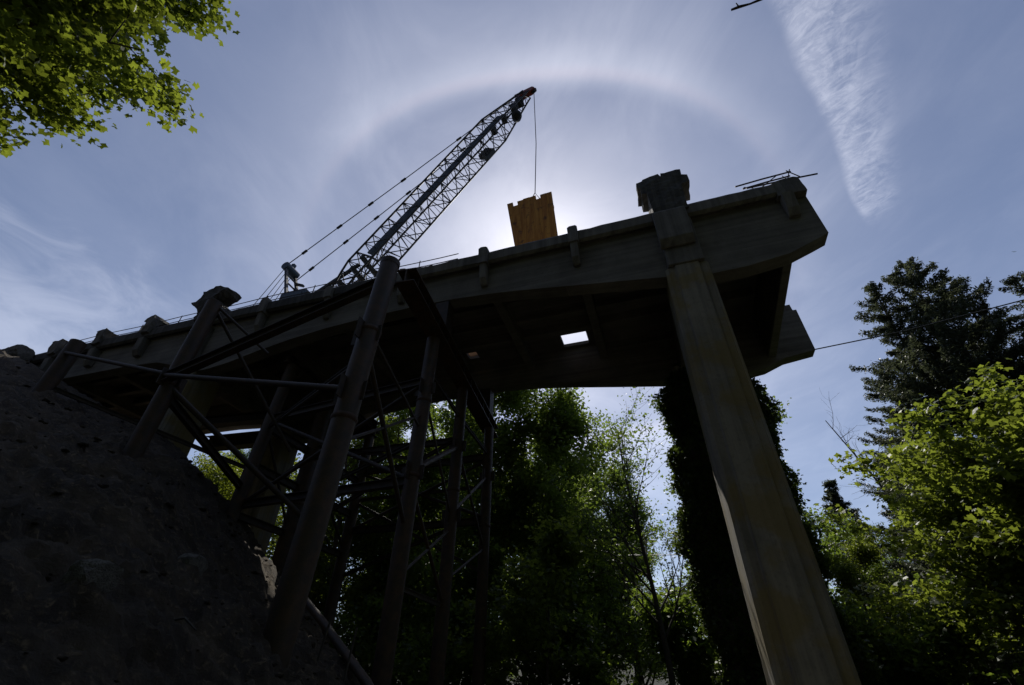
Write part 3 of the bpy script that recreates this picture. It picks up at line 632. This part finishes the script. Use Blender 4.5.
# house, cab and tracks (mostly hidden above the deck)
bx = MB(); bx.box(-25.6, -19.0, 15.4, 18.6, 17.0, 18.9); cpart(bx, 'machine_house', M_blue)
bx = MB(); bx.box(-19.9, -18.1, 15.0, 16.1, 17.0, 18.9); cabo = cpart(bx, 'cab', M_blue)
bx = MB(); bx.box(-18.098, -18.08, 15.1, 16.0, 17.7, 18.7); bx.box(-19.7, -18.3, 14.985, 14.998, 17.7, 18.7); cpart(bx, 'cab_window', M_glass, cabo)
for y in (14.9, 18.3):
    bx = MB(); bx.prism([(-24.3, 15.95), (-17.6, 15.9), (-17.1, 16.3), (-17.5, 16.75), (-24.4, 16.8), (-24.9, 16.35)], 'y', y, y + .8); cpart(bx, 'crawler_track', M_black)
bx = MB(); bx.box(-23.5, -18.5, 15.7, 18.3, 16.3, 16.99); cpart(bx, 'undercarriage', M_lattice)
bx = MB(); bx.box(-27.0, -25.61, 15.3, 18.7, 16.9, 18.6); cpart(bx, 'counterweight', M_red)

# the hanging timber form panel
TP = thing('hanging_form', 'amber timber form of upright planks with a notched top hanging from the crane line', 'timber form', (-4.4, 17, 22.3))
pw = [(-5.95, .34, 0), (-5.58, .30, -.42), (-5.26, .38, .06), (-4.86, .40, .1), (-4.44, .36, .14), (-4.06, .28, -.28), (-3.76, .34, .06), (-3.40, .34, .10)]
for i, (x, w, dt) in enumerate(pw):
    m2 = MB(); xb = -4.36 + (x + .1 - -4.55) * .84
    z1 = 24.72 + dt * .9; wt = w / 2 + .018; wb = w * .42 + .018
    m2.prism([(xb - wb + .2, 19.2), (xb + wb + .2, 19.2), (x + wt, z1), (x - wt, z1 - .03)], 'y', 16.93 + .02 * (i % 3), 17.05 + .02 * (i % 2))
    m2.v = [tuple(Vector(v) - Vector((-4.4, 17, 22.3))) for v in m2.v]; m2.build('plank', M_wood, TP)
for z in (20.4, 23.5):
    m2 = MB(); m2.box(-1.35, 1.25, .075, .22, z - 22.3 - .1, z - 22.3 + .1); m2.build('waler', M_wood, TP)
m2 = MB(); m2.tube([(-.75, .15, 1.3), (.1, .05, 2.95), (.8, .15, 1.4)], .035, 5); m2.build('sling', M_cable, TP)

# ---------------------------------------------------------------- bank details
def tr(x, y): return hill_h(x, y)
mb = MB(); pts = [(-9.725, 11.2, 2.054), (-9.279, 11.0, 1.777), (-7.997, 10.5, 1.073), (-7.357, 10.2, 0.716), (-6.053, 9.6, 0.003), (-5.374, 9.3, -0.518)]
mb.tube([(p[0], p[1], p[2]) for p in pts], .09, 12); tag(mb.build('drain_pipe', M_steel), 'steel drain pipe lying down the foot of the clay bank beside the nearest pile', 'pipe')
for i, (p, h, lean, lab) in enumerate([((-6.355, 9.2, -0.108), 1.0, 0.12, 'thin pale stake leaning beside the drain pipe'), ((-6.802, 8.8, -0.113), 1.1, 0.2, 'thin brown stake on the bank left of the drain pipe')]):
    m2 = MB(); m2.tube([(0, 0, -.4), (lean, 0, h)], .024, 6); o = m2.build('stake', M_twig); o.location = p; tag(o, lab, 'stake')
m2 = MB(); m2.tube([(-8.04, 4.6, 1.235), (-7.985, 4.6, 1.308), (-7.905, 4.6, 1.329), (-7.624, 4.6, 1.154), (-6.947, 4.6, 0.716)], [.02, .022, .02, .016, .01], 6); tag(m2.build('bent_root', M_twig), 'thin bent root sticking out of the dark clay bank', 'root')
rr_ = random.Random(12)
RK = [(-3.2, 2.6, .16, 'fist sized grey stone low on the clay bank at the bottom left'), (-2.6, 3.3, .12, 'small grey stone nearest the foot of the clay bank'), (-5.4, 3.4, .2, 'angular grey stone halfway up the clay bank'),
      (-7.5, 6.1, .22, 'broken concrete lump on the clay bank left of the tallest pile'), (-37.5, 12.6, .7, 'big pale rubble block at the left end of the bridge beside the bank top'), (-35.6, 12.2, .65, 'smaller dark rubble block between the bank top and the first rail post')]
for x, y, s_, lab in RK:
    bm = bmesh.new(); bmesh.ops.create_icosphere(bm, subdivisions=3, radius=1)
    from mathutils import noise as mn
    for v in bm.verts:
        v.co *= 1 + .35 * mn.noise(v.co * 1.3 + Vector((x, y, 0))) + .12 * mn.noise(v.co * 4 + Vector((x, y, 0))); v.co.x *= 1.3; v.co.z *= .8
        v.co = Vector([math.copysign(min(abs(c), .82), c) for c in v.co])
    me = bpy.data.meshes.new('rock'); bm.to_mesh(me); bm.free(); o = link('rubble_block' if s_ > .5 else 'rock', me, M_rock); o.scale = (s_, s_, s_); o.location = (x, y, tr(x, y) + s_ * .35)
    tag(o, lab, 'rubble' if s_ > .5 else 'stone')
# loose clods and stones strewn over the bank
from mathutils import noise as mn
rr_ = random.Random(99); mb = MB()
ico = bmesh.new(); bmesh.ops.create_icosphere(ico, subdivisions=2, radius=1); iv = [v.co.copy() for v in ico.verts]; fi = [tuple(v.index for v in f.verts) for f in ico.faces]; ico.free()
for i in range(800):
    az = rad(rr_.uniform(22, 96)); d_ = rr_.uniform(.12, .97) ** .8; dd, zz = crest_at(az); r_ = dd * d_
    x, y = -r_ * math.sin(az), r_ * math.cos(az); z = hill_h(x, y)
    s_ = min(r_ * (.002 + .009 * rr_.random() ** 7), .08); sx, sy, sz = s_ * rr_.uniform(.8, 1.8), s_ * rr_.uniform(.8, 1.5), s_ * rr_.uniform(.5, .9); o_ = Vector((rr_.random() * 50, 0, 0))
    mb.add([(x + v.x * sx * (1 + .5 * mn.noise(v + o_)), y + v.y * sy * (1 + .5 * mn.noise(v * 1.7 + o_)), z + s_ * .2 + v.z * sz * (1 + .5 * mn.noise(v * 1.3 - o_))) for v in iv], fi)
tag(mb.build('loose_clods', M_soil), kind='stuff')
for i, (pl, lab) in enumerate([([(-10.555, 5.0, 2.143), (-10.383, 5.0, 2.381), (-9.786, 5.0, 2.215), (-9.216, 5.0, 1.889)], 'thin root arching low on the bank near the left edge'), ([(-5.818, 4.6, 0.361), (-5.7, 4.6, 0.534), (-5.421, 4.6, 0.569), (-5.192, 4.6, 0.449)], 'thin root lying near the foot of the bank'), ([(-12.665, 7.5, 3.936), (-12.497, 7.5, 4.173), (-11.711, 7.5, 3.988), (-11.172, 7.5, 3.546)], 'thin root high on the bank under the leftmost piles')]):
    m2 = MB(); m2.tube(pl, [.012, .016, .014, .008], 5); tag(m2.build('bent_root', M_twig), lab, 'root')
# wires
m2 = MB(); m2.tube([(7.95, 21.05, 12.95), (12, 21.2, 13.3), (20, 21.6, 14.6), (40, 22, 18.5)], .03, 5); tag(m2.build('guy_cable', M_cable), 'thin dark cable running right from the far broken end of the bridge to the conifers', 'cable')
m2 = MB(); m2.tube([(-6.5, 30, 7.6), (-3, 28, 5.9), (1.2, 26, 5.3)], .02, 5); tag(m2.build('slack_wire', M_pvc), 'pale slack wire hanging low in front of the dark forest under the span', 'wire')

# ---------------------------------------------------------------- vegetation
def fast_mesh(name, V, F, m_, parent=None, smooth=False):
    me = bpy.data.meshes.new(name); V = np.asarray(V, np.float32); F = np.asarray(F, np.int32); k = F.shape[1]
    me.vertices.add(len(V)); me.vertices.foreach_set('co', V.ravel())
    me.loops.add(F.size); me.loops.foreach_set('vertex_index', F.ravel())
    me.polygons.add(len(F)); me.polygons.foreach_set('loop_start', np.arange(0, F.size, k, dtype=np.int32))
    me.update(calc_edges=True); me.validate()
    return link(name, me, m_, parent)
QUAD = np.array([(-.5, 0, 0), (0, -.32, .05), (.55, 0, -.04), (0, .32, .05)]), np.array([(0, 1, 2, 3)])
def star(tips):
    n = len(tips); v = [(0, 0, 0)]
    for k, L_ in enumerate(tips):
        a = math.pi * (-.78 + 1.56 * k / (n - 1)); v.append((math.cos(a) * L_, math.sin(a) * L_, -.10 * L_ + (0.06 if k % 2 else 0)))
    return np.array(v), np.array([(0, k + 1, k + 2) for k in range(n - 1)])
MAPLE = star([.36, .30, .50, .38, .58, .38, .50, .30, .36])
IVY = star([.3, .25, .45, .3, .5, .3, .45, .25, .3])
def leaves(name, cen, size, m_, tmpl=QUAD, parent=None, droop=0.5, rg=rng):
    T, Fq = tmpl; n = len(cen); k = len(T)
    yaw = rg.uniform(0, 2 * math.pi, n); tilt = rg.normal(0, 0.75, n) * droop * 1.6; rol = rg.normal(0, .6, n)
    sz = size * rg.uniform(.55, 1.25, n)
    cy, sy, ct, st, cr, sr = np.cos(yaw), np.sin(yaw), np.cos(tilt), np.sin(tilt), np.cos(rol), np.sin(rol)
    Rz = np.zeros((n, 3, 3)); Rz[:, 0, 0] = cy; Rz[:, 0, 1] = -sy; Rz[:, 1, 0] = sy; Rz[:, 1, 1] = cy; Rz[:, 2, 2] = 1
    Ry = np.zeros((n, 3, 3)); Ry[:, 0, 0] = ct; Ry[:, 0, 2] = st; Ry[:, 1, 1] = 1; Ry[:, 2, 0] = -st; Ry[:, 2, 2] = ct
    Rx = np.zeros((n, 3, 3)); Rx[:, 0, 0] = 1; Rx[:, 1, 1] = cr; Rx[:, 1, 2] = -sr; Rx[:, 2, 1] = sr; Rx[:, 2, 2] = cr
    Rt = Rz @ Ry @ Rx
    V = (Rt[:, None] @ (T[None, :, :, None]))[..., 0] * sz[:, None, None] + cen[:, None, :]
    F = (Fq[None] + (np.arange(n) * k)[:, None, None]).reshape(-1, Fq.shape[1])
    return fast_mesh(name, V.reshape(-1, 3), F, m_, parent)
def grow(h, r0, spread, levels=3, nb=(9, 5, 4), first=.3, up=.5, seed=1, lean=(0, 0), wob=.05, droop=0.0, inside=None):
    """tapered trunk and limbs; returns MB of wood and array of tip points"""
    rg = random.Random(seed); mb = MB(); tips = []
    def branch(p, d_, L_, r_, lev):
        n = max(3, int(4 + (3 if lev == 0 else 0))); pts = [p.copy()]; q_3 = p.copy(); dd = d_.copy()
        for i in range(n):
            dd = (dd + Vector((rg.gauss(0, wob * (1 + lev)), rg.gauss(0, wob * (1 + lev)), rg.gauss(0, wob * .7) + (up * .06 if lev else 0) - droop * .05 * lev))).normalized()
            q_3 = q_3 + dd * L_ / n
            if lev and inside is not None and i and not inside(q_3): break
            pts.append(q_3.copy())
        n = len(pts) - 1
        rs = [max(r_ * (1 - .82 * i / n), .006) for i in range(n + 1)]
        mb.tube(pts, rs, 7 if lev == 0 else (5 if lev == 1 else 4), False)
        if lev >= levels - 1 or lev > 1:
            for i in range(1, n + 1): tips.append(tuple(pts[i]))
        if lev < levels - 1:
            m_n = nb[lev]
            for k in range(m_n):
                f = first + (1 - first) * (k + rg.random() * .8) / m_n if lev == 0 else .25 + .75 * (k + rg.random()) / m_n
                f = min(f, .99); i = min(int(f * n), n - 1); base = pts[i].lerp(pts[i + 1], f * n - i)
                ax = (pts[i + 1] - pts[i]).normalized(); a = rg.uniform(0, 2 * math.pi) if lev == 0 else (k % 2) * math.pi + rg.gauss(0, .7)
                o1 = ax.orthogonal().normalized(); o2 = ax.cross(o1)
                side = (o1 * math.cos(a) + o2 * math.sin(a)).normalized()
                ang = rg.uniform(.6, 1.1) if lev == 0 else rg.uniform(.5, .95)
                dn = (ax * math.cos(ang) + side * math.sin(ang)).normalized()
                Lc = (spread * (1 - .55 * max(0, f - .35)) * rg.uniform(.7, 1.15)) if lev == 0 else L_ * rg.uniform(.35, .6)
                branch(base, dn, Lc, r_ * (1 - .75 * f) * (.5 if lev == 0 else .6), lev + 1)
    branch(Vector((0, 0, -.6)), Vector((lean[0], lean[1], 1)).normalized(), h, r0, 0)
    return mb, np.array(tips)
def broadleaf(name, label, loc, h, r0, spread, leaf, per, m_, tmpl=QUAD, seed=1, nb=(12, 6, 4), first=.25, clump=.55, lean=(0, 0), up=.5, cat='tree', group=None, bark=None, filt=None, droop=0., keep=1.0, hollow=None, wob=.05, inside=None):
    rg = np.random.default_rng(seed)
    wood, tips = grow(h, r0, spread, 3, nb, first, up, seed, lean, wob, droop, inside)
    root = thing(name, label, cat, loc, group)
    wood.build('trunk', bark or M_bark, root)
    if keep < 1: tips = tips[rg.random(len(tips)) < keep]
    c = np.repeat(tips, per, axis=0) + rg.normal(0, clump, (len(tips) * per, 3)) * np.array([1, 1, .7])
    if filt is not None: c = c[filt(c)]
    leaves('crown', c, leaf, m_, tmpl, root, rg=rg)
    return root
def dup_tree(root, loc, rz, sc, label, szz=None):
    r_ = root.copy(); COL.objects.link(r_); r_.location = loc; r_.rotation_euler = (0, 0, rz); r_.scale = (sc, sc, szz or sc); r_['label'] = label
    for ch in root.children:
        c = ch.copy(); COL.objects.link(c); c.parent = r_
    return r_
def conifer(name, label, loc, h, r0, spread, seed, leafn=34, size=.34, group=None, power=.8, first=.12, dens=1.0, droop=.25, cat='conifer'):
    rg = random.Random(seed); ng = np.random.default_rng(seed); mb = MB(); cen = []
    mb.tube([(0.25 * math.sin(i * 1.3) * (i / 8), .2 * math.sin(i), h * i / 8 - .5) for i in range(9)], [r0 * (1 - i / 8.3) + .02 for i in range(9)], 8, False)
    z = h * first
    while z < h * .985:
        k = 1 - z / h; L_ = spread * (k ** power) * rg.uniform(.35, 1.25) + .3
        for b_3 in range(int(rg.choice([2, 3, 3]) * dens + .5)):
            a = rg.uniform(0, 2 * math.pi); dr = rg.uniform(.5, 1.2) * droop; n = 5; pts = []
            for i in range(n + 1):
                s_ = i / n; pts.append(Vector((math.cos(a) * L_ * s_, math.sin(a) * L_ * s_, z + L_ * (.22 * s_ - dr * 1.3 * s_ * s_ + .18 * s_ ** 4))))
            mb.tube(pts, [.05 * k + .02, .04 * k + .015, .03 * k + .012, .02, .014, .008], 4, False)
            m_n = int(leafn * L_ / spread * 2.0) + 8
            s_ = ng.uniform(.12, 1, m_n) ** .8; P0 = np.array([tuple(p) for p in pts]); ii = np.minimum((s_ * n).astype(int), n - 1); fr = (s_ * n - ii)[:, None]
            c = P0[ii] * (1 - fr) + P0[ii + 1] * fr
            w = (.07 + .13 * L_ * (1 - s_))[:, None]
            side = np.array([-math.sin(a), math.cos(a), 0]); c = c + ng.normal(0, 1, (m_n, 1)) * w * side * .8 + ng.normal(0, .07, (m_n, 3)) + np.array([0, 0, -1]) * np.abs(ng.normal(0, .16, (m_n, 1)))
            cen.append(c)
        z += h * .013 * rg.uniform(.5, 1.4)
    root = thing(name, label, cat, loc, group); mb.build('trunk', M_bark, root)
    T = (np.array([(-.5, -.05, 0), (.1, -.17, 0), (.6, 0, -.1), (.1, .17, 0)]), np.array([(0, 1, 2, 3)]))
    leaves('crown', np.concatenate(cen), size, M_needle, T, root, .5, ng)
    return root
# the big maple whose crown hangs into the top left of the view
mz = tr(-11.5, -3.2)
CC, CR_ = (-7.75, -1.2, 9.3), (5.9, 3.9, 4.0)
def in_wood(p):
    w = p + Vector((-11.5, -3.2, mz)); return sum(((w[i] - CC[i]) / CR_[i]) ** 2 for i in range(3)) < .82
def in_crown(c):
    w = c + np.array([-11.5, -3.2, mz])
    C0 = np.array(CC); q = (w - C0) / np.array(CR_)
    n_ = .16 * np.sin(w[:, 0] * 2.3 + w[:, 2]) + .14 * np.sin(w[:, 1] * 2.9 + 1.7 * w[:, 2])
    return ((q ** 2).sum(1) < 1 + n_) & (w[:, 2] > 3.2)
broadleaf('maple_tree', 'leafy green maple overhanging the top left corner of the view', (-11.5, -3.2, mz), 9.2, .26, 7.6, .16, 95, M_maple, MAPLE, 11, (36, 12, 4), .3, .2, (.1, .12), .3, filt=in_crown, inside=in_wood)
# overhead bare twig at the top edge: a limb of a leafless sapling standing behind the camera
o = thing('bare_sapling', 'bare dark twig tip poking in from the top edge left of the contrail', 'sapling', (5.6, -4.0, -1.7))
m2 = MB(); m2.tube([(0, 0, -0.3), (-0.2, 0.5, 4), (-0.5, 1.8, 7.6), (-2.103, 5.34, 9.384), (-2.603, 7.14, 9.584)], [.09, .07, .045, .025, .014], 7, False); m2.build('trunk', M_twig, o)
m2 = MB(); m2.tube([(-2.603, 7.14, 9.584), (-2.953, 7.237, 9.67), (-3.101, 7.264, 9.706), (-3.253, 7.253, 9.701), (-3.355, 7.267, 9.724)], [.014, .02, .014, .022, .016], 5); m2.tube([(-3.253, 7.253, 9.701), (-3.301, 7.182, 9.688)], [.012, .006], 4); m2.build('twig', M_twig, o)

# right side: maple in front, conifers behind
broadleaf('maple_tree', 'broad sunlit yellow green maple filling the lower right of the view', (14.9, 20.6, -2.4), 8.2, .25, 6.6, .28, 50, M_maple2, MAPLE, 5, (26, 9, 4), .12, .34, (-.04, 0), .42)
broadleaf('leafy_tree', 'dark green leafy tree cut by the right edge of the view beside the conifers', (22.2, 22.5, -2.2), 17.5, .3, 5.0, .30, 22, M_alder, MAPLE, 6, (18, 7, 4), .3, .36)
c1 = conifer('conifer_tree', 'tallest dark conifer with ragged top right of the broken bridge end', (19.4, 30.5, -2), 27.2, .38, 9.0, 21, group='conifers right of the bridge', leafn=420, size=.26, power=.8, dens=1.4, droop=.12)
def dupc(loc, rz, sc, lab, szz=None): r_ = dup_tree(c1, loc, rz, sc, lab, szz); return r_
dupc((17.3, 31.0, -2), 2.2, .92, 'slimmer dark conifer at the left flank of the tallest conifer', .96)
dupc((22.6, 32.5, -2), 4.0, .98, 'dark conifer just right of the tallest one with a slightly lower top')
dupc((24.9, 30.6, -2), 1.0, .90, 'dark conifer behind the leafy tree at the right edge')
dupc((15.9, 33.0, -2), 5.1, .74, 'shorter dark conifer at the left foot of the tallest conifer')
c2 = conifer('conifer_tree', 'small dark pointed conifer low beside the ivy covered pier', (13.9, 45.0, -2), 16.6, .22, 3.6, 33, group='conifers right of the bridge', leafn=170, size=.3, dens=1.3)
dup_tree(c2, (17.6, 43, -2), 2.0, 1.05, 'second small dark conifer between the ivy covered pier and the maple')
# dead snag
wood, tips = grow(19.5, .16, 3.6, 3, (13, 6, 3), .35, .8, 44, (-.05, 0), .06)
o = thing('dead_tree', 'leafless grey dead tree leaning left in front of the conifers', 'dead tree', (15.4, 34.5, -2)); wood.build('trunk', M_twig, o)
# forest under and behind the span
T1 = broadleaf('forest_tree', 'tall dense dark green tree under the middle of the span left of the gap', (-13.6, 31, -2.4), 24.5, .3, 6.0, .30, 56, M_alder, QUAD, 51, (24, 8, 4), .12, .5, group='trees under the span')
T2 = broadleaf('forest_tree', 'round topped dark tree in the middle of the opening under the span', (-7.8, 33, -2.4), 21.5, .28, 5.6, .30, 56, M_alder, QUAD, 52, (24, 8, 4), .1, .5, group='trees under the span')
T3 = broadleaf('forest_tree', 'lighter green loose tree behind the falsework piles at left', (-20.8, 28, -2), 19.5, .26, 5.6, .30, 34, M_maple2, QUAD, 53, (20, 7, 4), .12, .45, group='trees under the span')
F_ = [(T3, 1.0, 37, 2.9, .62, 'loose light green tree low in the sky gap left of the ivy'),
      (T1, -20.0, 33, 3.7, .92, 'dark leafy tree filling the gap between the tallest pile and the next slim pile'),
      (T2, -17.8, 36, .7, 1.05, 'dark tree behind the falsework right of the tallest pile'),
      (T1, -3.4, 41, 2.1, .72, 'dark tree just left of the sky gap under the span'),
      (T2, -8.5, 45, 1.3, .95, 'background tree rising behind the round topped tree'),
      (T2, 4.6, 31, 3.1, .74, 'dark tree hidden behind the ivy covered pier'),
      (T1, 11, 36, 4.0, .42, 'low dark tree right of the ivy covered pier'),
      (T1, -15, 50, .3, 1.0, 'far tree seen between the slim piles'),
      (T3, 7.8, 29, 2.2, .42, 'low lighter tree against the right side of the ivy covered pier'),
      (T1, 19.5, 40, 2.4, .52, 'dark understory tree behind the right maple'),
      (T2, 26, 38, 5.4, .9, 'dark tree behind the leafy tree at the right edge'),
      (T3, -28, 44, 5.0, .8, 'far loose tree seen left of the tallest pile'),
      (T1, -24, 46, 1.9, .95, 'far dark tree behind the loose tree at left')]
for src, x, y, rz, sc, lab in F_: dup_tree(src, (x, y, floor_h(x, y) - .2), rz, sc, lab)
k = 0
for x in (-62, -52, -43, -35, -27, -20, -13, -6.5, 6, 13, 21, 30, 40, 52):
    y = 62 + 6 * math.sin(x * 1.7)
    src = (T1, T2)[k % 2]; o = dup_tree(src, (x, y, floor_h(x, y) - .3), x, (.55 if x > 0 else .9) if abs(x + 20) > 25 or x > -10 else 1.0, 'distant dark forest tree seen only through gaps in the nearer crowns'); o['group'] = 'distant forest trees'; k += 1
# unseen trees added around and behind the camera to cut sky fill light
for i, (x, y, sc) in enumerate([(-9, -15, 1.0), (-2, -12, .95), (5, -11, 1.0), (11, -8, .9), (15, -2, .9), (19, 5, .85), (17, -11, 1.1), (-16, -18, 1.1), (8, -19, 1.1), (-5, -21, 1.1), (24, -3, 1.0), (26, 9, .8)]):
    o = dup_tree((T1, T2)[i % 2], (x, y, GZ - .3), i * 1.3, sc, 'unseen dark tree added behind the camera to block sky fill light'); o['group'] = 'added light blocking trees behind the view'
# understory bushes closing the view low down
U1 = broadleaf('understory_bush', 'dark bush at the forest foot below the middle of the span', (-5, 26, -2.4), 4.6, .08, 2.8, .24, 26, M_alder, QUAD, 61, (16, 6, 4), .03, .34, cat='bush', group='bushes at the forest foot')
for i, (x, y, sc, lab) in enumerate([(-10, 25, 1.1, 'dark bush at the forest foot between the two right piles'), (-15.5, 27, 1.2, 'dark bush behind the foot of the middle pile'), (-.5, 29, 1.2, 'dark bush at the foot of the bare tree'), (5.5, 26, 1.0, 'dark bush between the concrete pier and the ivy'), (10, 27, 1.2, 'dark bush right of the foot of the concrete pier'), (16, 26, 1.3, 'dark bush under the right maple'), (22, 29, 1.3, 'dark bush at the bottom right corner')]):
    dup_tree(U1, (x, y, -2.5), i * 1.1, sc, lab)
broadleaf('young_maple', 'young maple catching sunlight low under the middle of the span', (-5.9, 22.6, -2.4), 8.6, .09, 3.2, .30, 14, M_maple2, MAPLE, 71, (16, 6, 4), .25, .3, (.03, 0), cat='maple')
# the nearly bare tree in the opening
broadleaf('bare_tree', 'thinly leaved slender tree with fine bare branches against the sky under the span', (-.9, 25.5, -2.4), 15.2, .17, 4.4, .2, 3, M_alder, QUAD, 81, (24, 9, 4), .3, .3, (.01, 0), 1.3, bark=M_twig, wob=.025)
# shrubs beyond the shoulder of the bank
dup_tree(T1, (-34, 28.5, 7.6), 2.2, .34, 'small dark tree in shade beyond the shoulder of the bank')
dup_tree(T2, (-33.8, 32, 5.0), 1.2, .40, 'small dark tree between the two left pier columns')
S1 = broadleaf('bank_shrub', 'sunlit yellow green shrub beyond the bank left of the far pier', (-31.5, 25.2, 7.6), 5.2, .07, 2.8, .2, 24, M_shrub, QUAD, 91, (16, 6, 4), .02, .3, cat='shrub', group='shrubs beyond the bank')
dup_tree(S1, (-26.5, 30, 1.2), 2.0, 1.5, 'sunlit shrub top right of the far pier against the sky gap')
dup_tree(S1, (-35.5, 29, 9.4), 1.0, 1.0, 'sunlit shrub higher up beyond the bank under the left end of the bridge')
dup_tree(S1, (-21.5, 25.5, -.6), 3.0, 1.1, 'lit shrub at the foot of the tallest pile')
# ivy over the far right pier
ng = np.random.default_rng(77)
IV = thing('ivy', 'thick dark ivy smothering the far column of the right pier', 'ivy', (2.85, 20.3, -2.4))
def ivy_r(a, z): return 1.0 + .10 * np.sin(3 * a + z * .7) + .07 * np.sin(5 * a - z * 1.3) + .06 * np.sin(z * 2.3 + a) + .05 * np.sin(z * 4.9 + 2 * a)
m2 = MB(); vs = []; NZ, NA2 = 60, 40
for i in range(NZ):
    z = 15.0 * i / (NZ - 1); tp = 1 - .55 * max(0, (z - 13.2) / 1.8)
    for k in range(NA2):
        a = 2 * math.pi * k / NA2; q_4 = float(ivy_r(a, z)) * .86 * tp; vs.append((2.15 * q_4 * math.cos(a), 1.7 * q_4 * math.sin(a), z))
m2.add(vs, [(i * NA2 + k, i * NA2 + (k + 1) % NA2, (i + 1) * NA2 + (k + 1) % NA2, (i + 1) * NA2 + k) for i in range(NZ - 1) for k in range(NA2)] + [tuple(range((NZ - 1) * NA2, NZ * NA2))])
m2.build('stems', M_bark, IV)
n_ = 52000; a = ng.uniform(0, 2 * math.pi, n_); z = ng.uniform(0, 15.2, n_); tp = 1 - .5 * np.maximum(0, (z - 13.2) / 1.8)
q_5 = ivy_r(a, z) * tp * (.9 + np.abs(ng.normal(0, .07, n_))) 
leaves('ivy_leaves', np.stack([2.15 * q_5 * np.cos(a), 1.7 * q_5 * np.sin(a), z], 1), .2, M_ivy, IVY, IV, .8, ng)
